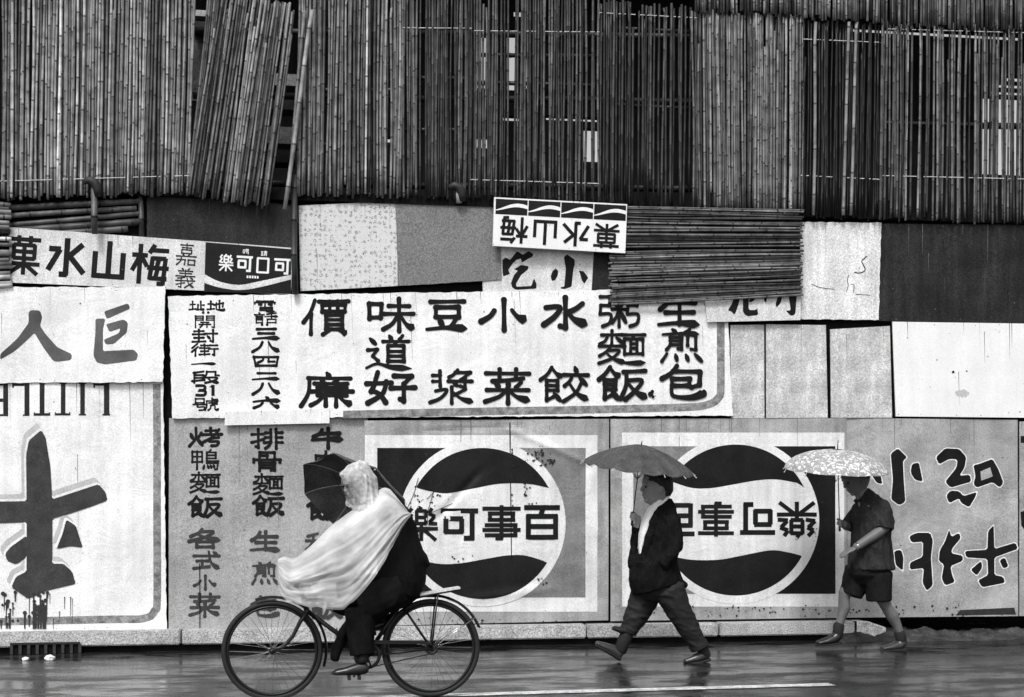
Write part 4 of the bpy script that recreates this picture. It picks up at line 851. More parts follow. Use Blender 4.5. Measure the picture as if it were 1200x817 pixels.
emblem(s, 565, 613, False, 427.5, 510, 700, 717, M['sheet_black'], M['sheet_grey'], (442, 525, 686, 700), {'w': M['sheet_white'], 'k': M['sheet_black']})
L = []
for ch, x0, y0, x1, y1 in (('百', 614, 592.5, 656, 632), ('事', 565, 592, 610, 633), ('可', 516, 595, 560, 633), ('樂', 474, 594, 513, 634)):
    L.append(glyph(ch, (x0+x1)/2, (y0+y1)/2, x1-x0, y1-y0, 14.5 if ch in '百可' else 11))
s.chars('character', L, M['sheet_black'])
r = random.Random(17); fl = []
for (cx, cy, sx, sy, n) in ((630, 533, 12, 9, 46), (645, 542, 8, 5, 22), (617, 574, 3, 6, 10), (623, 592, 5, 3, 6), (490, 590, 10, 22, 22), (515, 575, 12, 20, 14), (633, 680, 8, 4, 8), (600, 560, 1, 50, 12), (560, 728, 110, 3, 26), (535, 655, 20, 5, 5)):
    for i in range(n):
        x, y = r.gauss(cx, sx*.55), r.gauss(cy, sy*.55); q = r.uniform(.4, 1.4)
        fl.append([(x+q*r.uniform(.6, 1.5)*math.cos(k*1.05), min(732, y+q*r.uniform(.6, 1.3)*math.sin(k*1.05))) for k in range(6)])
for a, b in (((481, 612), (530, 590)), ((485, 640), (508, 575)), ((500, 585), (520, 560)), ((475, 600), (490, 560))):
    fl += ribbon(catmull([a, ((a[0]+b[0])/2+2, (a[1]+b[1])/2-1), b], 4), [.7]*9)
s.paint('rust_flakes', fl, M['ink_mid'])
s.paint('seam', [[(596.6, 495), (598, 495), (599.5, 655), (598.6, 655)]], M['ink'])
s = Sign('signboard', 'flat metal signboard hung upside down with the same round emblem, between the walkers', 'sign', [(715.5, 491), (992, 490), (993, 724), (715.5, 728)], .045, M['metal'], .006, .006, 37)
emblem(s, 862, 610, True, 729, 507, 989.5, 711, M['sheet_grey'], M['sheet_black'], (742, 523, 979, 696), {'w': M['sheet_white'], 'k': M['sheet_black']})
L = []
for ch, x0, y0, x1, y1 in (('百', 774, 590, 814, 628), ('事', 818, 588, 860, 629), ('可', 867, 589, 908, 628), ('樂', 910, 588, 957, 630)):
    L.append(glyph(ch, (x0+x1)/2, (y0+y1)/2, x1-x0, y1-y0, 14.5 if ch in '百可' else 11, math.pi))
s.chars('character', L, M['sheet_black'])
r = random.Random(18); fl = []
for i in range(60):
    x, y = r.uniform(720, 990), r.gauss(716, 4); q = r.uniform(.4, 1.3); fl.append(disc((x, min(723, y)), q, 6))
for i in range(16): fl.append(disc((r.gauss(945, 8), r.gauss(618, 14)), r.uniform(.3, .8), 6))
s.paint('rust_flakes', fl, M['ink_mid'])

# ------------------------------------------------------------------ right grey board
s = Sign('signboard', 'mottled grey signboard hung upside down with white-edged brush characters', 'sign', [(992, 490), (1193, 492), (1193, 722), (993, 724)], .035, M['grey_sign2'], .012, .012, 38)
Zs = lambda p: Z(p, 860, 480, 2.4235)
CH = [[(445, 125), (465, 110), (492, 136), (480, 145), (483, 200), (488, 262), (470, 272), (447, 255), (452, 200)], [(505, 155), (525, 150), (537, 205), (515, 200), (502, 180)], [(388, 180), (415, 175), (422, 212), (405, 208)],
 [(573, 135), (600, 110), (640, 112), (660, 135), (655, 165), (640, 188), (670, 185), (674, 205), (615, 222), (600, 205), (632, 165), (635, 142), (612, 140), (582, 156)], [(603, 245), (615, 230), (640, 232), (652, 246), (690, 234), (685, 250), (668, 278), (645, 265), (640, 252), (612, 266)],
 [(680, 158), (695, 155), (735, 140), (752, 170), (766, 208), (755, 222), (735, 206), (690, 222), (680, 212), (686, 190)],
 [(455, 402), (475, 398), (482, 420), (480, 458), (460, 442)], [(498, 360), (520, 350), (558, 350), (566, 372), (560, 420), (565, 500), (548, 515), (536, 492), (540, 450), (500, 455), (500, 435), (537, 418), (538, 375), (505, 378)],
 [(600, 375), (612, 340), (618, 362), (640, 350), (645, 365), (620, 395), (618, 408), (650, 415), (650, 430), (615, 445), (620, 470), (628, 490), (600, 500), (590, 480), (597, 440), (582, 430), (585, 400)],
 [(722, 345), (738, 328), (740, 396), (800, 378), (807, 396), (740, 420), (740, 470), (765, 475), (770, 492), (705, 505), (693, 485), (722, 470), (720, 424), (660, 420), (656, 402), (720, 398)], [(754, 428), (770, 420), (780, 446), (765, 452)], [(672, 455), (702, 430), (706, 448), (690, 472)]]
s.paint('white_outline', [Zs(soft(grow_poly(p, 5.5))) for p in CH], M['paper2'], fine=True)
TP = [Zs(soft(p)) for p in CH]
s.chars('character', [TP[0:3], TP[3:6], TP[6:7], TP[7:9], TP[9:12]], M['ink'], fine=True)
s.paint('counter', [Zs([(700, 176), (728, 164), (735, 190), (702, 202)])], M['grey_sign2'])
r = random.Random(19); s.paint('stains', [disc((r.uniform(995, 1190), r.gauss(716, 4)), r.uniform(.5, 1.6), 7) for _ in range(40)]+[[(1125, 715), (1188, 712), (1190, 720), (1120, 721)]], M['mud'])
s = Sign('signboard', 'sliver of another signboard at the far right edge with a black mark', 'sign', [(1195, 494), (1250, 494), (1250, 722), (1195, 722)], .045, M['grey_sign2'], .012, .003, 39)
s.paint('black_mark', [[(1196, 600), (1250, 585), (1250, 640), (1204, 626), (1197, 616)], [(1196, 511), (1250, 511), (1250, 521), (1196, 519)]], M['ink'])

# ------------------------------------------------------------------ people, umbrellas, bicycle
class Frame:
    """places a figure on its own line parallel to the hoarding; lengths in units of 1/s metres"""
    def __init__(s, px, pyfoot):
        g = G(px, pyfoot); s.y = g.y
        s.s = 1.0/((P(px+50, 600, s.y)-P(px-50, 600, s.y)).length/100)
    def p(s, px, py, dy=0.0):
        q = P(px, py, s.y); q.y += dy; return q
    def limb(s, mb, rows, seg=14, hem=False):
        """rows: (px, py, half width, half depth, dy)"""
        pts = [s.p(r[0], r[1], r[4] if len(r) > 4 else 0) for r in rows]
        rs = [(r[2]/s.s, (r[3] if len(r) > 3 else r[2])/s.s) for r in rows]
        a = (pts[0]-pts[1]).normalized()*min(rs[0])*.5; b = (pts[-1]-pts[-2]).normalized()*min(rs[-1])*.5
        pts = [pts[0]+a]+pts+[pts[-1]+b]; rs = [(rs[0][0]*.6, rs[0][1]*.6)]+rs+[(rs[-1][0]*.6, rs[-1][1]*.6)]
        if hem: pts[-1] = pts[-2]+b*.08; rs[-1] = (rs[-2][0]*.97, rs[-2][1]*.97)
        mb.tube(pts, rs, seg)
def remesh(name, mb, vox, it, m, root, wr=0.0, wscale=(9, 9, 5), seed=0):
    me = bpy.data.meshes.new("tmp"); me.from_pydata(mb.v, [], mb.f)
    o = bpy.data.objects.new("tmp", me); COL.objects.link(o)
    q = o.modifiers.new("r", 'REMESH'); q.mode = 'VOXEL'; q.voxel_size = vox
    if it: q2_ = o.modifiers.new("s", 'SMOOTH'); q2_.factor = .5; q2_.iterations = it
    dg = bpy.context.evaluated_depsgraph_get(); ev = o.evaluated_get(dg); m2 = ev.to_mesh()
    V = [v.co.copy() for v in m2.vertices]; N = [v.normal.copy() for v in m2.vertices]; F = [tuple(p.vertices) for p in m2.polygons]
    ev.to_mesh_clear(); bpy.data.objects.remove(o); bpy.data.meshes.remove(me)
    if wr:
        for i, v in enumerate(V):
            c = Vector((v.x*wscale[0], v.y*wscale[1], v.z*wscale[2]+v.x*wscale[0]*.5))+Vector((seed, seed*2, 0))
            V[i] = v+N[i]*wr*(1-2*abs(noise.noise(c)) - .5 + .5*noise.noise(c*2.3))
    return link(name, V, F, m, root, True)
def umbrella(name, label, apex, axis, R_, H_, n, m, shaft_to, tip=.05, scallop=.05, cone=.0, sag=.018, turn=0.0):
    apex, axis = Vector(apex), Vector(axis).normalized(); shaft_to = Vector(shaft_to)
    root = thing(name, label, 'umbrella', shaft_to)
    e1 = axis.cross(Vector((0, 1, 0))).normalized(); e2 = axis.cross(e1).normalized()
    V = []; F = []; sub = 8; nr = 14; cnt = n*sub
    def prof(t):
        return R_*((1-cone)*math.sin(t*math.pi/2*.98)+cone*t), H_*((1-cone)*(1-math.cos(t*math.pi/2*.98))+cone*t**1.25)
    for j in range(nr+1):
        t = j/nr
        for i in range(cnt):
            a = 2*math.pi*i/cnt+turn; f = (i % sub)/sub; mid = math.sin(math.pi*f)
            rr, h = prof(t); rr *= 1-scallop*mid*t*t
            h += sag*mid*t*(1-t*.3)+.004*noise.noise(Vector((i*.7, j*.9, R_*50)))*t
            p = apex+e1*(rr*math.cos(a))+e2*(rr*math.sin(a))-axis*h
            V.append(tuple(p))
    for j in range(1, nr):
        for i in range(cnt): F.append((j*cnt+i, j*cnt+(i+1) % cnt, (j+1)*cnt+(i+1) % cnt, (j+1)*cnt+i))
    F.append(tuple(cnt+i for i in range(cnt)))
    n0 = len(V); V += [tuple(Vector(v)-axis*.003) for v in V]; F += [tuple(n0+k for k in reversed(f)) for f in F]
    link('canopy', V, F, m, root, True)
    for i in range(n):
        a = 2*math.pi*i/n+turn; pts = []
        for j in range(0, nr+1, 2):
            rr, h = prof(j/nr)
            pts.append(apex+e1*(rr*math.cos(a))+e2*(rr*math.sin(a))-axis*(h+.008))
        d = (pts[-1]-pts[-2]).normalized(); pts.append(pts[-1]+d*.022)
        b = MB(); b.tube(pts[1:]+[pts[-1]+d*.006, pts[-1]+d*.012], [.0028]*(len(pts)-2)+[.003, .0065, .004], 7); b.build('rib', M['rib'], root, True)
        if i % 2 == 0:
            b = MB(); b.tube([pts[3], apex-axis*(H_*.95+.12)], .0022, 5); b.build('stretcher', M['iron'], root, True)
    b = MB(); b.tube([apex+axis*tip, apex+axis*.004, apex-axis*.01, shaft_to], [.003, .006, .005, .005], 8); b.build('shaft', M['iron'], root, True)
    d = (shaft_to-apex).normalized(); b = MB()
    k1 = d.cross(Vector((0, 1, 0))).normalized()
    b.tube([shaft_to-d*.075, shaft_to-d*.06, shaft_to+d*.01, shaft_to+d*.018], [.007, .0105, .0115, .006], 10); b.build('handle', M['leather_dark'], root, True)
    return root
def grip(mb, c, axis, wrist, R_=.016, side=1):
    """a fist closed round a shaft through c: palm, four curled fingers, thumb"""
    c, axis, wrist = Vector(c), Vector(axis).normalized(), Vector(wrist)
    to = (wrist-c); to = (to-axis*to.dot(axis)).normalized(); tn = axis.cross(to)*side
    palm = c+to*(R_+.014)
    mb.tube([wrist, palm+to*.03-axis*.0, palm], [(.021, .021), (.030, .020), (.038, .017)], 10, side=tuple(tn))
    for i, (L, r_) in enumerate(((.9, .0085), (1.0, .009), (.97, .0088), (.8, .0078))):
        o = axis*((1.5-i)*.0185)
        pts = []
        for k in range(7):
            an = rad(-20+k*42*L); pts.append(c+o+to*(R_+.009)*math.cos(an)+tn*(R_+.009)*math.sin(an))
        mb.tube([palm+o+tn*.0]+pts, [r_*1.15]+[r_*(1.05-.05*k) for k in range(7)], 8)
    o = axis*.040
    mb.tube([palm+axis*.012+to*.012, palm+o*.9-tn*.014, c+o-tn*(R_+.008), c+o*1.05-to*(R_+.002)-tn*.008], [.012, .011, .0095, .008], 8)
def open_hand(mb, wrist, d, down, curl=.5):
    """relaxed hand: palm along d, fingers slightly curled towards down, thumb beside"""
    wrist, d, down = Vector(wrist), Vector(d).normalized(), Vector(down).normalized()
    s_ = d.cross(down).normalized()
    kn = wrist+d*.085
    mb.tube([wrist-d*.01, wrist+d*.03, kn], [(.020, .024), (.017, .036), (.015, .040)], 10, side=tuple(s_))
    for i, (L, r_) in enumerate(((.068, .0085), (.076, .009), (.070, .0086), (.056, .0076))):
        b = kn+s_*((i-1.5)*.0195); pts = [b-d*.02, b]; dd = d.copy(); p = b
        for k, f in enumerate((.45, .32, .23)):
            an = curl*(.5+.45*k+.08*i); v = (d*math.cos(an)+down*math.sin(an)); p = p+v*L*f; pts.append(p)
        mb.tube(pts, [r_*1.1, r_*1.08, r_, r_*.92, r_*.78], 8)
    b = wrist+d*.025-s_*.026
    mb.tube([b, b+d*.025-s_*.022+down*.012, b+d*.050-s_*.028+down*.022, b+d*.068-s_*.026+down*.030], [.013, .011, .0095, .008], 8)
def shoe(f, name, rows, sole, m, root):
    mb = MB(); f.limb(mb, rows, 14); o = remesh(name, mb, .006, 3, m, root)
    b = MB(); f.limb(b, sole, 10); remesh('sole', b, .006, 1, M['rubber'], o_root(o, root)); return o
def o_root(o, root):
    return root
def head(f, mb, cx, cy, k, tilt, dy=0.0):
    """head in profile facing left; cx,cy = centre, k = half height, tilt radians (positive = looking down)"""
    ca, sa = math.cos(tilt), math.sin(tilt)
    def q(x, y): return (cx+(x*ca+y*sa)*k, cy+(-x*sa+y*ca)*k)
    rows = [(.10, -1.0, .42, .34), (.08, -.86, .72, .58), (.05, -.6, .90, .70), (.03, -.28, .95, .74), (.02, .02, .92, .72), (-.06, .30, .80, .66), (-.16, .58, .62, .55), (-.26, .82, .44, .42), (-.33, .97, .25, .26)]
    f.limb(mb, [(*q(x, y), a*k, b*k, dy) for x, y, a, b in rows], 18)
    f.limb(mb, [(*q(-.82, -.12), .06*k, .09*k, dy), (*q(-.88, .10), .10*k, .12*k, dy), (*q(-.93, .20), .10*k, .15*k, dy), (*q(-.82, .27), .08*k, .14*k, dy)], 8)      # nose
    f.limb(mb, [(*q(-.82, .44), .10*k, .2*k, dy), (*q(-.76, .47), .12*k, .24*k, dy)], 8); f.limb(mb, [(*q(-.76, .60), .10*k, .18*k, dy), (*q(-.70, .62), .12*k, .22*k, dy)], 8)  # lips
    f.limb(mb, [(*q(-.68, .84), .10*k, .18*k, dy), (*q(-.58, .86), .14*k, .22*k, dy)], 8)                                                   # chin
    f.limb(mb, [(*q(-.80, -.22), .10*k, .5*k, dy), (*q(-.74, -.20), .12*k, .52*k, dy)], 10)                                                # brow
    for sg in (-1, 1):
        e = dy+sg*.70*k/f.s
        f.limb(mb, [(*q(.10, -.10), .13*k, .05*k, e), (*q(.14, .08), .16*k, .07*k, e), (*q(.06, .28), .09*k, .05*k, e)], 8)                # ears
    return q
def eyes(f, q, k, root, dy=0.0):
    for sg in (-1, 1):
        b = MB(); f.limb(b, [(*q(-.80, .0), .05*k, .10*k, dy+sg*.33*k/f.s), (*q(-.74, .0), .06*k, .12*k, dy+sg*.33*k/f.s)], 8); b.build('eye', M['ink'], root, True)

M['rib'] = mat('umbrella_rib', .45, .4, .2, 30)
# ---- the man in the dark blazer
f = Frame(766, 776)
R2 = thing('person', 'man in a dark blazer and white open collar striding under a plain grey umbrella', 'person', f.p(768, 776))
b = MB()
k2 = 19.0
q = head(f, b, 769.5, 571.5, k2, -.06)
f.limb(b, [(774, 582, 8, 8), (777, 592, 9, 9), (778, 600, 11, 14)])
f.limb(b, [(777, 600, 13, 20), (775, 625, 17, 23), (774, 655, 17, 21), (772, 685, 20, 21)])
UA2, UH2 = f.p(752.5, 520.5, .02), f.p(742, 610, .03)
f.limb(b, [(778, 606, 8, 8, .16), (764, 632, 6.5, 6.5, .22), (752, 628, 5.5, 5.5, .14), (748.5, 616, 4.5, 4.5, .05)])
f.limb(b, [(781, 606, 5.5, 5.5, -.14), (784, 640, 5, 5, -.185), (772, 658, 4.2, 4.2, -.185), (764, 666, 4, 4, -.15)])
f.limb(b, [(778, 685, 14, 13, -.08), (796, 722, 9, 9, -.08), (818, 757, 6.5, 6.5, -.08), (823, 766, 6, 6, -.08)])
f.limb(b, [(760, 688, 14, 13, .08), (749, 720, 9, 9, .08), (734, 752, 5, 5, .082), (729.5, 766, 5, 5, .082)])
d = (UA2-UH2).normalized(); hc = UH2+d*.03
grip(b, hc, d, f.p(750, 617, .06), side=-1)
open_hand(b, f.p(764, 666, -.14), f.p(757, 677, -.09)-f.p(764, 666, -.14), (-.3, .2, -1))
remesh('body', b, .0052, 2, M['skin'], R2)
eyes(f, q, k2, R2)
b = MB()
f.limb(b, [(*q(.12, -1.08), .50*k2, .44*k2), (*q(.06, -.92), .86*k2, .70*k2), (*q(.08, -.64), .98*k2, .82*k2), (*q(.26, -.38), .80*k2, .83*k2), (*q(.50, -.10), .54*k2, .80*k2), (*q(.58, .18), .42*k2, .70*k2), (*q(.56, .46), .28*k2, .56*k2)], 18)
remesh('hair', b, .006, 2, M['hair'], R2, .003, (60, 60, 60))
b = MB()
f.limb(b, [(781, 589, 9, 13), (780, 595, 11, 19), (779, 602, 13, 24), (776, 613, 15.5, 26), (774, 628, 18, 26), (771, 645, 20.5, 26), (767, 662, 27, 27), (767, 676, 30, 28), (770, 687, 29.5, 27)], 22, hem=True)
f.limb(b, [(780, 600, 9, 9, -.11), (782, 610, 9.5, 10, -.155), (784, 627, 9, 9.5, -.185), (784, 642, 8.5, 9, -.20), (777, 653, 8, 8.5, -.20), (769, 661, 7.4, 7.8, -.19)], hem=True)
f.limb(b, [(778, 602, 9, 9, .14), (768, 620, 9, 9, .19), (759, 630, 8.5, 8.5, .19), (752, 624, 7.5, 7.5, .11), (749, 618, 6.8, 6.8, .065)])
f.limb(b, [(752, 616, 4, 8, .09), (747, 630, 4, 8, .09), (743, 648, 4, 8, .06), (741, 664, 4, 9, .03)])
f.limb(b, [(788, 676, 9, 20), (800, 686, 4, 16)])
f.limb(b, [(775, 592, 3, 4, -.085), (767, 603, 5, 4, -.115), (761, 615, 5.5, 3.5, -.135), (755, 634, 4, 3.5, -.13), (749, 654, 3, 4, -.11)])
remesh('blazer', b, .0075, 3, M['jacket'], R2, .013, (12, 12, 7), 3)
b = MB()
f.limb(b, [(773, 588, 6, 9, -.01), (764, 600, 6.5, 11, -.015), (757.5, 613, 6.5, 12, -.02), (752.5, 627, 4.8, 10, -.03), (749.5, 641, 2.6, 6, -.04), (748.5, 652, 1.2, 3, -.05)], 16)
remesh('shirt', b, .005, 2, M['shirt'], R2, .002, (20, 20, 8))
b = MB()
c = [f.p(783+(-1)*(8.5*(1-math.cos(a))), 580.5+7.5*(1-math.cos(a)), .086*math.sin(a)) for a in [2*math.pi*i/20 for i in range(20)]]
b.tube(c, [(.012, .022)]*20, 10, closed=True); remesh('collar', b, .005, 2, M['shirt'], R2)
b = MB()
f.limb(b, [(771, 678, 26, 24), (770, 692, 27, 23)], 18)
f.limb(b, [(781, 690, 18, 17, -.08), (791, 712, 14.8, 15, -.085), (802, 732, 13, 13, -.085), (813, 751, 10.6, 11.5, -.085), (816.5, 757.5, 10.2, 11, -.085)], 18, hem=True)
f.limb(b, [(763, 690, 18.5, 17, .08), (757, 704, 16.5, 15.5, .085), (750, 719, 14.6, 14, .085), (743, 733, 11.5, 11.5, .085), (739, 743, 9.2, 10, .085)], 18, hem=True)
f.limb(b, [(740, 741, 5.5, 9, .085), (730, 739.5, 4, 8, .085), (721.5, 737.5, 2, 6, .085)])
remesh('trousers', b, .0075, 3, M['trousers'], R2, .009, (7, 7, 15), 8)
b = MB(); f.limb(b, [(814.5, 753, 11, 11.6, -.085), (817, 758, 11.4, 12, -.085)], 16, hem=True); remesh('trouser_cuff', b, .006, 2, M['trousers'], R2)
b = MB(); f.limb(b, [(740, 738, 8, 8, .083), (733.5, 753, 7.6, 7.6, .082), (729.5, 764, 7.2, 7.2, .082)]); b.build('sock', M['sock'], R2, True)
b = MB(); f.limb(b, [(819, 757, 7, 7, -.085), (823, 766, 6.5, 6.5, -.085)]); b.build('sock', M['sock'], R2, True)
shoe(f, 'shoe', [(731.5, 762, 5.5, 5.5, .085), (729, 768, 6, 6, .085), (721, 763, 5.6, 6.2, .085), (711, 758.5, 4.4, 6.6, .085), (702, 755, 2.8, 5, .085)], [(729, 774, 2.2, 6, .085), (721, 769, 2, 6.4, .085), (711, 763.4, 1.8, 6.6, .085), (701, 757.8, 1.4, 5, .085)], M['leather'], R2)
shoe(f, 'shoe', [(826, 764, 5.5, 5.5, -.085), (820, 767.5, 6.2, 6, -.085), (811, 770.5, 5, 6.5, -.085), (799.5, 773.5, 3, 5.5, -.085)], [(828, 771.5, 2.2, 5.6, -.085), (818, 774.5, 1.8, 6.4, -.085), (797.5, 776.6, 1.4, 5.4, -.085)], M['leather'], R2)
umbrella('umbrella', 'plain dark grey umbrella held by the man in the blazer', UA2, Vector((.10, -.13, 1)), .49, .20, 14, M['brolly_grey'], UH2-d*.03, tip=.03, scallop=.03, cone=.72, sag=.036)

# ---- the man in shorts
f = Frame(1008, 761)
R3 = thing('person', 'thin man in a dark shirt and shorts walking head down under a floral umbrella', 'person', f.p(1010, 761))
b = MB(); k3 = 17.2
q = head(f, b, 1003.5, 561.5, k3, .38)
f.limb(b, [(1007, 572, 7.5, 7.5), (1012, 582, 8.5, 8.5), (1015, 590, 10, 13)])
f.limb(b, [(1018, 592, 13, 20), (1020, 615, 16, 21), (1020, 650, 16, 18), (1018, 670, 18, 20)])
UA3, UH3 = f.p(981.5, 526.5, .0), f.p(983.5, 617, -.01)
f.limb(b, [(1012, 598, 7, 7, .16), (1007, 618, 5.5, 5.5, .2), (998, 617, 5, 5, .12), (990, 614.5, 4.2, 4.2, .04)])
f.limb(b, [(1027, 598, 6.5, 6.5, -.15), (1026, 618, 6.2, 6.2, -.21), (1018, 624, 6, 6, -.215), (1004, 633.5, 5.2, 5.2, -.20), (993.5, 641, 4.3, 4.3, -.19)])
f.limb(b, [(1024, 672, 13, 13, -.08), (1027, 692, 9.5, 10, -.08), (1032.5, 706, 6.9, 7.6, -.08), (1035, 711, 6.2, 7, -.08), (1041.5, 721, 7, 7.2, -.08), (1047, 732, 5.2, 5.4, -.08), (1051, 743, 4.2, 4.4, -.08), (1053, 752, 5.2, 5.2, -.08)])
f.limb(b, [(1010, 672, 13, 13, .08), (1001, 688, 9.5, 10, .08), (993.5, 697, 7.2, 7.6, .08), (993, 703, 6.2, 7, .08), (993.5, 713, 6.8, 7.2, .08), (990, 724, 5.2, 5.4, .08), (986.5, 736, 4.2, 4.4, .08), (985.5, 746, 5.2, 5.2, .08)])
d = (UA3-UH3).normalized(); grip(b, UH3+d*.03, d, f.p(991, 615, .05), side=-1)
w3 = f.p(993, 641.5, -.19); open_hand(b, w3, f.p(980, 647, -.19)-w3, (-.25, .35, -1), .8)
remesh('body', b, .0050, 2, M['skin_pale'], R3)
eyes(f, q, k3, R3)
b = MB()
f.limb(b, [(*q(.12, -1.02), .46*k3, .40*k3), (*q(.06, -.88), .80*k3, .66*k3), (*q(.12, -.62), .90*k3, .77*k3), (*q(.34, -.36), .68*k3, .79*k3), (*q(.56, -.08), .42*k3, .74*k3), (*q(.62, .12), .30*k3, .6*k3)], 18)
remesh('hair', b, .006, 2, M['hair'], R3, .003, (60, 60, 60))
b = MB()
f.limb(b, [(1013.5, 579, 9.5, 10), (1016, 586, 13, 17), (1019, 592, 16.5, 23), (1020, 602, 19, 26), (1021, 618, 20, 26.5), (1021.5, 635, 21.5, 26), (1021, 650, 23.5, 26), (1021, 666, 25.5, 27)], 22, hem=True)
f.limb(b, [(1025, 592, 9, 10, -.12), (1028, 602, 10, 10, -.17), (1027, 612, 10, 9.5, -.205), (1025.5, 619, 10, 9.5, -.215)], 16, hem=True)
f.limb(b, [(1014, 596, 9, 9, .14), (1010, 608, 9.5, 9.5, .19), (1006, 618, 9, 9, .21)], 16)
remesh('shirt', b, .0075, 3, M['dark_shirt'], R3, .013, (13, 12, 6), 5)
b = MB()
c = [f.p(1017-7*(1-math.cos(a)), 578.5+4.5*(1-math.cos(a)), .07*math.sin(a)) for a in [2*math.pi*i/20 for i in range(20)]]
b.tube(c, [(.010, .020)]*20, 10, closed=True); remesh('collar', b, .005, 2, M['dark_shirt'], R3)
b = MB()
f.limb(b, [(1019, 658, 22.5, 23), (1018, 674, 23.5, 23)], 18)
f.limb(b, [(1024.5, 672, 16.5, 16, -.075), (1025.5, 688, 14.5, 15, -.08), (1026, 703, 13.6, 14.5, -.08)], 18, hem=True)
f.limb(b, [(1011, 670, 17, 16, .075), (1006, 684, 15, 15, .08), (1001, 698, 13, 14, .08)], 18, hem=True)
remesh('shorts', b, .0075, 3, M['shorts'], R3, .006, (15, 15, 5), 2)
b = MB(); f.limb(b, [(1050, 740.5, 6.2, 6.2, -.08), (1051.5, 747, 6, 6, -.08), (1052, 753, 6, 6, -.08)]); b.build('sock', M['sock'], R3, True)
b = MB(); f.limb(b, [(987, 733, 6.2, 6.2, .08), (986, 741, 6, 6, .08), (985, 747, 6, 6, .08)]); b.build('sock', M['sock'], R3, True)
shoe(f, 'shoe', [(1053.5, 751, 6, 6, -.08), (1049, 755, 6, 6.4, -.08), (1040, 757.3, 4.2, 6.8, -.08), (1030, 759, 2.6, 5.6, -.08)], [(1057, 759.6, 1.6, 5.6, -.08), (1042, 760.6, 1.5, 6.8, -.08), (1027.5, 761, 1.2, 5.4, -.08)], M['leather'], R3)
shoe(f, 'shoe', [(986, 745, 6, 6, .08), (981, 749.5, 6, 6.4, .08), (972, 752.5, 4.4, 6.8, .08), (962, 754.5, 2.6, 5.6, .08)], [(990, 754, 1.6, 5.6, .08), (974, 756.5, 1.5, 6.8, .08), (960.5, 757.2, 1.2, 5.4, .08)], M['leather_dark'], R3)
b = MB(); dd = (f.p(1004, 633.5, -.2)-w3).normalized(); b.tube([w3+dd*.022, w3+dd*.036], .039, 14); b.build('wristwatch', M['chrome'], R3, True)
umbrella('umbrella', 'floral patterned umbrella with scalloped edge held by the man in shorts', UA3, Vector((.02, -.13, 1)), .495, .20, 10, M['brolly_floral'], UH3-d*.03, tip=.09, scallop=.025, cone=.15, sag=.012)

# ---- the bicycle
f = Frame(505, 817)
YBK = f.y; s_ = f.s
BK = thing('bicycle', 'black roadster bicycle with a rear rack ridden along the wet street', 'bicycle', (f.p(412, 819).x, YBK, 0))
def wheel(cx, root):
    c = f.p(cx, 760); c.z = .352
    b = MB(); n = 56; r_ = .335
    b.tube([c+Vector((r_*math.cos(2*math.pi*i/n), 0, r_*math.sin(2*math.pi*i/n))) for i in range(n)], .0185, 10, closed=True)
    w = thing_part('wheel', c, root)
    b.build('tyre', M['rubber'], w, True)
    b = MB(); r_ = .309
    b.tube([c+Vector((r_*math.cos(2*math.pi*i/n), 0, r_*math.sin(2*math.pi*i/n))) for i in range(n)], [(.010, .014)]*n, 8, closed=True); b.build('rim', M['enamel'], w, True)
    b = MB()
    for i in range(32):
        a = 2*math.pi*i/32; a2 = a+(.5 if i % 4 < 2 else -.5); sg = 1 if i % 2 else -1
        b.tube([c+Vector((.022*math.cos(a2), sg*.03, .022*math.sin(a2))), c+Vector((.303*math.cos(a), 0, .303*math.sin(a)))], .0013, 4)
    b.build('spokes', M['chrome'], w)
    b = MB(); b.tube([c+Vector((0, -.05, 0)), c+Vector((0, -.032, 0)), c+Vector((0, -.028, 0)), c+Vector((0, .028, 0)), c+Vector((0, .032, 0)), c+Vector((0, .05, 0))], [.010, .024, .016, .016, .024, .010], 12, side=(0, 0, 1)); b.build('hub', M['iron'], w, True)
    return c
def thing_part(name, c, root):
    o = bpy.data.objects.new(name, None); COL.objects.link(o); o.location = c-root.location; o.parent = root; o.empty_display_size = .05
    return PartRoot(o, c)
class PartRoot:
    def __init__(s, o, c): s.o = o; s.location = Vector(c)
_link = link
def link(name, verts, faces, m, root=None, smooth=False, tone=None):
    o = _link(name, verts, faces, m, root if not isinstance(root, PartRoot) else None, smooth, tone)
    if isinstance(root, PartRoot):
        for v in o.data.vertices: v.co -= root.location
        o.parent = root.o
    return o
RH = wheel(505, BK); FH = wheel(319, BK)
BB = f.p(430, 766); BB.z = .31
SC = f.p(471, 706); HT, HB = f.p(355.5, 700), f.p(359.5, 716)
def tubepart(name, pts, r_, m, root=BK, seg=10, side=None): b = MB(); b.tube(pts, r_, seg, side=side); return b.build(name, m, root, True)
b = MB()
b.tube([HT, HB], .019, 10); b.tube([HT.lerp(HB, .2), SC], .0145, 10); b.tube([HB, BB], .0165, 10); b.tube([SC+(SC-BB).normalized()*.02, BB], .0155, 10)
for sg in (-1, 1):
    y = Vector((0, sg*.055, 0)); b.tube([BB+Vector((.04, sg*.03, 0)), RH+y], .009, 8); b.tube([SC+Vector((0, sg*.02, -.02)), RH+y], .008, 8)
b.tube([BB+Vector((0, -.04, 0)), BB+Vector((0, .04, 0))], .022, 10, side=(0, 0, 1))
b.build('frame', M['enamel'], BK, True)
b = MB()
for sg in (-1, 1):
    y = Vector((0, sg*.05, 0)); p0 = HB+y+Vector((0, 0, -.01))
    b.tube(catmull3 := [p0, f.p(352, 728)+y, f.p(343, 746)+y, f.p(332, 758)+y, FH+y], [.013, .0125, .011, .009, .008], 8)
b.tube([HB+Vector((0, -.055, -.005)), HB+Vector((0, .055, -.005))], .016, 8, side=(0, 0, 1)); b.build('fork', M['enamel'], BK, True)
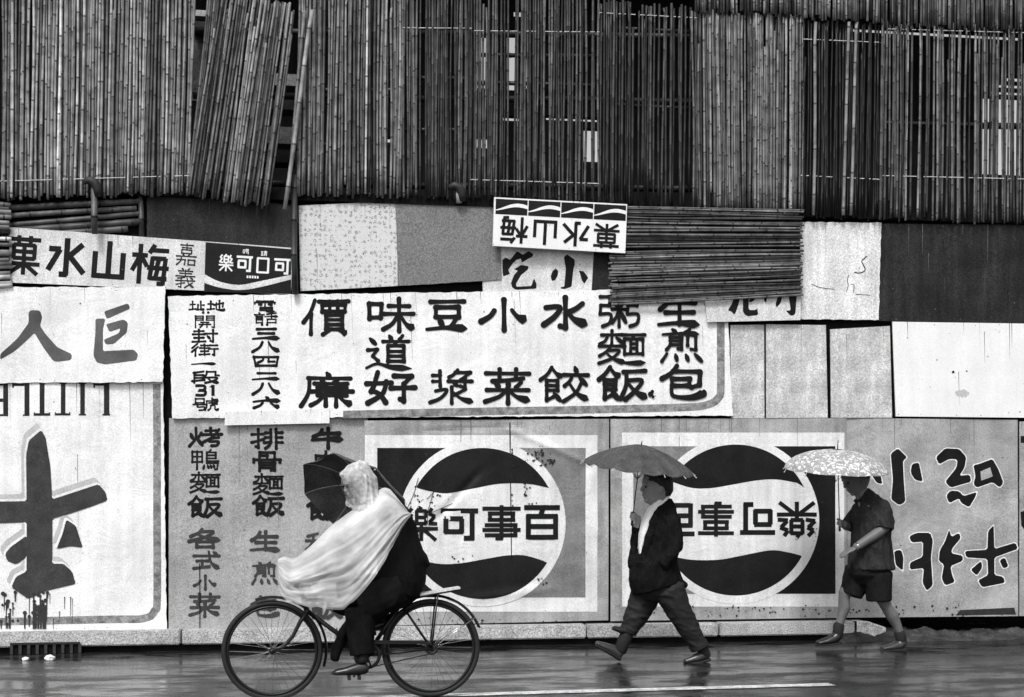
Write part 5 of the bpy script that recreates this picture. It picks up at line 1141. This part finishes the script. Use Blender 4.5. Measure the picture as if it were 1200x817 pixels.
hb = f.p(350, 684)
b = MB(); b.tube([HT, hb], .012, 8)
b.tube([f.p(362, 690, -.21), f.p(346, 684, -.19), f.p(338, 680, -.11), hb, f.p(338, 680, .11), f.p(346, 684, .19), f.p(362, 690, .21)], .011, 8, side=(0, 0, 1)); b.build('handlebar', M['chrome'], BK, True)
for sg in (-1, 1): tubepart('grip', [f.p(345, 683.5, sg*.192), f.p(364, 690.5, sg*.212)], .016, M['rubber'])
tubepart('brake_lever', [f.p(336, 686, -.15), f.p(345, 692, -.19), f.p(356, 698, -.21)], .006, M['chrome'])
b = MB(); f.limb(b, [(458, 697, 2.5, 4), (470, 696, 4.5, 9), (484, 694, 5.5, 16), (491, 693.5, 4.5, 16)], 12); remesh('saddle', b, .006, 2, M['leather_dark'], BK)
tubepart('seat_post', [SC, f.p(474, 698)], .012, M['chrome'])
def guard(c, a0, a1, r_, name):
    V = []; F = []; n = 36; m_ = 6
    for i in range(n+1):
        a = rad(a0+(a1-a0)*i/n)
        for j in range(m_+1):
            t = j/m_*2-1; rr = r_-.016*t*t
            V.append(tuple(c+Vector((rr*math.cos(a), t*.033, rr*math.sin(a)))))
    F = [(i*(m_+1)+j, i*(m_+1)+j+1, (i+1)*(m_+1)+j+1, (i+1)*(m_+1)+j) for i in range(n) for j in range(m_)]
    k = len(V); cc = Vector(c); V += [tuple(cc+(Vector(v)-cc)*.992) for v in V]; F += [tuple(k+x for x in reversed(q_)) for q_ in F]
    link(name, V, F, M['enamel'], BK, True)
guard(FH, 108, -18, .388, 'mudguard'); guard(RH, 148, 22, .388, 'mudguard')
for sg in (-1, 1):
    tubepart('mudguard_stay', [RH+Vector((0, sg*.05, 0)), RH+Vector((.388*math.cos(rad(35)), sg*.03, .38*math.sin(rad(35))))], .0035, M['chrome'], seg=6)
b = MB()
for yy in (-.07, -.025, .025, .07): b.tube([f.p(478, 701, yy), f.p(500, 697, yy), f.p(537, 690.5, yy)], .007, 6)
for t in (0, .3, .6, .95): c = f.p(482+t*52, 700-t*9.2); b.tube([c+Vector((0, -.075, 0)), c+Vector((0, .075, 0))], .006, 6, side=(0, 0, 1))
for sg in (-1, 1): b.tube([f.p(512, 695, sg*.07), RH+Vector((0, sg*.055, .01))], .006, 6)
b.build('luggage_rack', M['enamel'], BK, True)
c0, c1 = f.p(490, 697.5), f.p(538, 689.5); b = MB()
dz = Vector((0, 0, .012)); V = [c0+Vector((0, -.075, 0)), c1+Vector((0, -.075, 0)), c1+Vector((0, .075, 0)), c0+Vector((0, .075, 0))]
V += [v+dz for v in V]; b.v = [tuple(v) for v in V]; b.f = [(3, 2, 1, 0), (4, 5, 6, 7), (0, 1, 5, 4), (1, 2, 6, 5), (2, 3, 7, 6), (3, 0, 4, 7)]; b.build('rack_board', M['wood'], BK)
cs = Vector((0, -.045, 0)); b = MB(); n = 28
b.tube([BB+cs+Vector((.085*math.cos(2*math.pi*i/n), 0, .085*math.sin(2*math.pi*i/n))) for i in range(n)], [(.012, .004)]*n, 6, closed=True)
for i in range(5): a = 2*math.pi*i/5; b.tube([BB+cs, BB+cs+Vector((.085*math.cos(a), 0, .085*math.sin(a)))], .006, 6)
b.build('chainring', M['iron'], BK, True)
b = MB(); b.tube([RH+Vector((.036*math.cos(2*math.pi*i/18), -.045, .036*math.sin(2*math.pi*i/18))) for i in range(18)], [(.010, .004)]*18, 6, closed=True); b.build('sprocket', M['iron'], BK, True)
b = MB(); b.tube([BB+cs+Vector((.01, 0, .085)), RH+cs+Vector((0, 0, .036))], [(.004, .004)]*2, 6); b.tube([BB+cs+Vector((.01, 0, -.085)), RH+cs+Vector((0, 0, -.036))], .004, 6); b.build('chain', M['iron'], BK)
# skirt guard over the chain
V = []; yy = -.062
pg = [BB+Vector((-.10, 0, .03)), BB+Vector((-.06, 0, .10)), BB+Vector((.04, 0, .112)), RH+Vector((-.06, 0, .058)), RH+Vector((.0, 0, .045)), RH+Vector((.0, 0, .030)), RH+Vector((-.10, 0, .038)), BB+Vector((.06, 0, .085)), BB+Vector((0, 0, .07))]
b = MB(); k = len(pg); b.v = [tuple(p+Vector((0, yy, 0))) for p in pg]+[tuple(p+Vector((0, yy-.012, 0))) for p in pg]
b.f = [tuple(range(k)), tuple(k+i for i in reversed(range(k)))]+[(i, k+i, k+(i+1) % k, (i+1) % k) for i in range(k)]; b.build('chain_guard', M['enamel'], BK)
PN = f.p(412, 794, -.11); cr = (PN-BB); cr.y = 0; cr = cr.normalized()*.172
for sg, v in ((-1, cr), (1, -cr)):
    e = BB+v+Vector((0, sg*.075, 0)); tubepart('crank', [BB+Vector((0, sg*.06, 0)), e], .010, M['chrome'])
    b = MB(); b.tube([e, e+Vector((0, sg*.03, 0))], .006, 6, side=(0, 0, 1))
    for dx in (-.035, .035): b.box((e.x+dx-.011, e.y+sg*.07-.045, e.z-.012), (e.x+dx+.011, e.y+sg*.07+.045, e.z+.012))
    b.build('pedal', M['rubber'], BK)
PNE = BB+cr+Vector((0, -.145, 0)); PFE = BB-cr+Vector((0, .145, 0))

# ---- the cyclist
R1 = thing('person', 'cyclist bent over the handlebar in a milky plastic rain cape and hood', 'person', f.p(474, 693))
b = MB(); k1 = 19.0
q = head(f, b, 421, 568, k1, .2)
f.limb(b, [(430, 582, 10, 10), (442, 592, 11, 12), (448, 600, 13, 18)])
f.limb(b, [(452, 600, 16, 26), (462, 622, 19, 26), (470, 652, 20, 25), (474, 680, 22, 26)])
for sg in (-1, 1):
    f.limb(b, [(450, 602, 9, 9, sg*.11), (422, 634, 7, 7, sg*.18), (390, 656, 6, 6, sg*.19), (366, 679, 5, 5, sg*.205)])
    g_ = f.p(355, 687, sg*.202); ax = (f.p(345, 683.5, sg*.192)-f.p(364, 690.5, sg*.212)).normalized()
    grip(b, g_, ax, f.p(364, 678, sg*.205), side=sg)
def leg(e, dy, kx, ky):
    ez = e.z+.10; a = Vector((e.x+.06, e.y, ez))
    return [f.p(470, 688, dy), f.p(kx, ky, dy*1.1), a]
def limb3(mb, pts, rs):
    mb.tube(pts, rs, 14)
ln = leg(PNE, -.09, 420, 712); lf = leg(PFE, .09, 398, 702)
for L_ in (ln, lf):
    limb3(b, [L_[0], L_[0].lerp(L_[1], .5), L_[0].lerp(L_[1], .86), L_[1].lerp(L_[2], .10)+Vector((.02, 0, 0)), L_[1].lerp(L_[2], .5), L_[2]], [.085, .07, .052, .046, .050, .038])
remesh('body', b, .0058, 2, M['skin'], R1)
hb_ = MB()
f.limb(hb_, [(*q(.12, -1.02), .42*k1, .38*k1), (*q(.06, -.88), .72*k1, .62*k1), (*q(.12, -.62), .82*k1, .73*k1), (*q(.30, -.36), .64*k1, .76*k1), (*q(.48, -.05), .42*k1, .72*k1), (*q(.54, .22), .30*k1, .58*k1)], 18)
remesh('hair', hb_, .006, 2, M['hair'], R1, .003, (60, 60, 60))
eyes(f, q, k1, R1)
b = MB()
f.limb(b, [(446, 584, 10, 12), (452, 594, 15, 20), (459, 606, 20, 24), (463, 620, 26, 28), (467, 640, 26.5, 30), (471, 660, 28, 31), (471, 680, 27, 31), (468, 694, 24, 29)], 22)
f.limb(b, [(452, 603, 10, 10, -.11), (425, 631, 9.5, 9.5, -.18), (396, 653, 8.5, 8.5, -.19), (374, 671, 7.5, 7.5, -.20)], 14)
f.limb(b, [(452, 603, 10, 10, .11), (425, 631, 9.5, 9.5, .18), (396, 653, 8.5, 8.5, .19), (374, 671, 7.5, 7.5, .20)], 14)
f.limb(b, [(482, 640, 8, 14), (494, 655, 7, 16), (501, 662, 3, 10)])
remesh('coat', b, .008, 3, M['black_cloth'], R1, .012, (7, 7, 4), 4)
b = MB()
for L_, w in ((ln, 1.0), (lf, .95)):
    limb3(b, [L_[0], L_[0].lerp(L_[1], .5), L_[1]], [(.135*w, .125), (.128*w, .115), (.112*w, .10)])
    limb3(b, [L_[1], L_[1].lerp(L_[2], .5), L_[1].lerp(L_[2], .86)], [(.110*w, .095), (.104*w, .085), (.086*w, .072)])
remesh('trousers', b, .008, 3, M['black_cloth'], R1, .012, (8, 8, 4), 6)
for e, L_ in ((PNE, ln), (PFE, lf)):
    b = MB(); b.tube([L_[1].lerp(L_[2], .82), L_[2]+Vector((0, 0, .0))], [.048, .042], 12); b.build('sock', M['sock'], R1, True)
    b = MB(); o = e+Vector((0, 0, .018))
    b.tube([o+Vector((.10, 0, .055)), o+Vector((.085, 0, .05)), o+Vector((.03, 0, .042)), o+Vector((-.05, 0, .030)), o+Vector((-.13, 0, .020)), o+Vector((-.16, 0, .014))], [(.02, .02), (.042, .034), (.046, .038), (.033, .044), (.022, .036), (.008, .014)], 14)
    remesh('shoe', b, .006, 2, M['leather_dark'], R1)
# loose trouser hem blown forward
b = MB(); f.limb(b, [(412, 724, 5, 8, -.05), (402, 742, 6, 9, -.04), (396, 758, 7, 8, -.03), (392, 772, 5, 6, -.03)]); remesh('coat_tail', b, .007, 3, M['black_cloth'], R1, .01, (12, 12, 8), 9)
# hood: gathered at the chin, running down on to the shoulders under the cape
b = MB()
f.limb(b, [(425, 546, 10, 10), (423, 551, 17, 15.5), (421, 558, 21, 18.5), (421.5, 566, 21, 19), (424, 575, 19.5, 18), (427, 584, 17.5, 17), (432, 592, 17.5, 18), (441, 600, 20, 23)], 22)
f.limb(b, [(404, 555, 4, 9), (400, 557, 3, 8)])
f.limb(b, [(412, 586, 6, 7), (409, 591, 4, 5)])
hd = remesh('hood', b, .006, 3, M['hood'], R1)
C0 = f.p(423, 566)-R1.location; vals = []
for v in hd.data.vertices:
    q_ = v.co-C0; an = math.atan2(q_.y, q_.x)
    pl = noise.noise(Vector((math.cos(an)*5+3, math.sin(an)*5, q_.z*3)))
    v.co += v.normal*(.007*pl+.003*noise.noise(v.co*28)+.006*math.sin(an*13)*max(0, min(1, -q_.z*12+.3)))
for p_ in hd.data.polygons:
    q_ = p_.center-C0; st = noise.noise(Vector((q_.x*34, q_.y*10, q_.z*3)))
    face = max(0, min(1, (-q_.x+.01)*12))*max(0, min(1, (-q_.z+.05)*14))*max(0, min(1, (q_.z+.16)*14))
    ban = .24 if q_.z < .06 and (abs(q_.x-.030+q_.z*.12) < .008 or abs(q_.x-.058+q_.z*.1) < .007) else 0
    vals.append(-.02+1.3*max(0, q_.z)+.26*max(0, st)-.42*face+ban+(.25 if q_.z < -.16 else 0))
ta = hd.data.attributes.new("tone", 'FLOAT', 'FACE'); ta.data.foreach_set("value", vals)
# cape: folds fan out from the shoulder blade
T = [(326, 657), (334, 652), (346, 654), (360, 643), (374, 630), (390, 615), (408, 601), (424, 590), (438, 579), (450, 572), (462, 577), (471, 588), (478, 600)]
B_ = [(325, 664), (326, 684), (332, 697), (344, 703), (360, 707), (378, 709), (396, 711), (410, 703), (428, 684), (446, 658), (458, 636), (469, 616), (478.5, 603)]
WD = [.255, .285, .30, .305, .305, .305, .30, .30, .295, .29, .275, .25, .21]
T = catmull(T, 8); B_ = catmull(B_, 8); WD = [w[0] for w in catmull([(w, 0) for w in WD], 8)]
nu = len(T); nv = 40; V = []; F = []; DN = []
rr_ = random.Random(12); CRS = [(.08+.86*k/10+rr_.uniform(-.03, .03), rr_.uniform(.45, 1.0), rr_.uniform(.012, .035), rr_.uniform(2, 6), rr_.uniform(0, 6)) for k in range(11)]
for i in range(nu):
    u = i/(nu-1)
    for j in range(2*nv+1):
        v = abs(j-nv)/nv; sg = -1 if j < nv else 1
        prof = v**.9
        px, py = T[i][0]+(B_[i][0]-T[i][0])*prof, T[i][1]+(B_[i][1]-T[i][1])*prof
        yy = sg*WD[i]*(math.sin(min(1, v*1.9)*math.pi/2))**.85
        amp = .050*(1-u)**.5*min(1, v*3)
        rg = lambda q_: 1-2*abs(noise.noise(q_))
        fo = .8*noise.noise(Vector((u*1.6, v*6+sg*2.0, 1.0+sg)))+.45*rg(Vector((u*2.6+4, v*9, 5+sg)))-.2+.34*rg(Vector((u*5, v*16, 8+sg)))+.12*noise.noise(Vector((u*16, v*24, 3)))
        p = f.p(px, py, yy+sg*amp*fo)
        p.z += .014*fo*(1-u)*(1-v)
        if v > .97: p.z += .016*noise.noise(Vector((u*22, sg, 0)))
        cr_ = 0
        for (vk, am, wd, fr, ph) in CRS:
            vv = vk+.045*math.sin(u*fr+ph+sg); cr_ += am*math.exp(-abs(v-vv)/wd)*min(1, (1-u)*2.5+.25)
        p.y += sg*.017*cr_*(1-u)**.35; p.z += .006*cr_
        V.append(tuple(p)); DN.append(.26*cr_-.06+.26*max(0, 1-v*4)+.22*u*u-.55*max(0, v-.55)*(1-u)+.12*fo)  # plastic made milkier along creases to stand in for fold shading
w_ = 2*nv+1
F = [(i*w_+j, (i+1)*w_+j, (i+1)*w_+j+1, i*w_+j+1) for i in range(nu-1) for j in range(w_-1)]
F.append(tuple(range(w_)))
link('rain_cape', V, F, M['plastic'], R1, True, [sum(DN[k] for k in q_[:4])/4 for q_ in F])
b = MB(); b.tube([f.p(445, 560, -.10), f.p(458, 575, -.15), f.p(470, 590, -.17), f.p(479, 601, -.16)], [(.006, .012)]*4, 8); b.build('strap', M['black_cloth'], R1, True)
# the umbrella he carries on his far side
ap = f.p(430, 566, .60); ax = Vector((.46, .56, .70)).normalized()
umbrella('umbrella', 'dark half hidden umbrella tilted behind the hooded head of the cyclist', ap, ax, .45, .15, 8, M['brolly_dark'], f.p(436, 640, .33), tip=.02, scallop=.10, cone=.3, turn=rad(0))
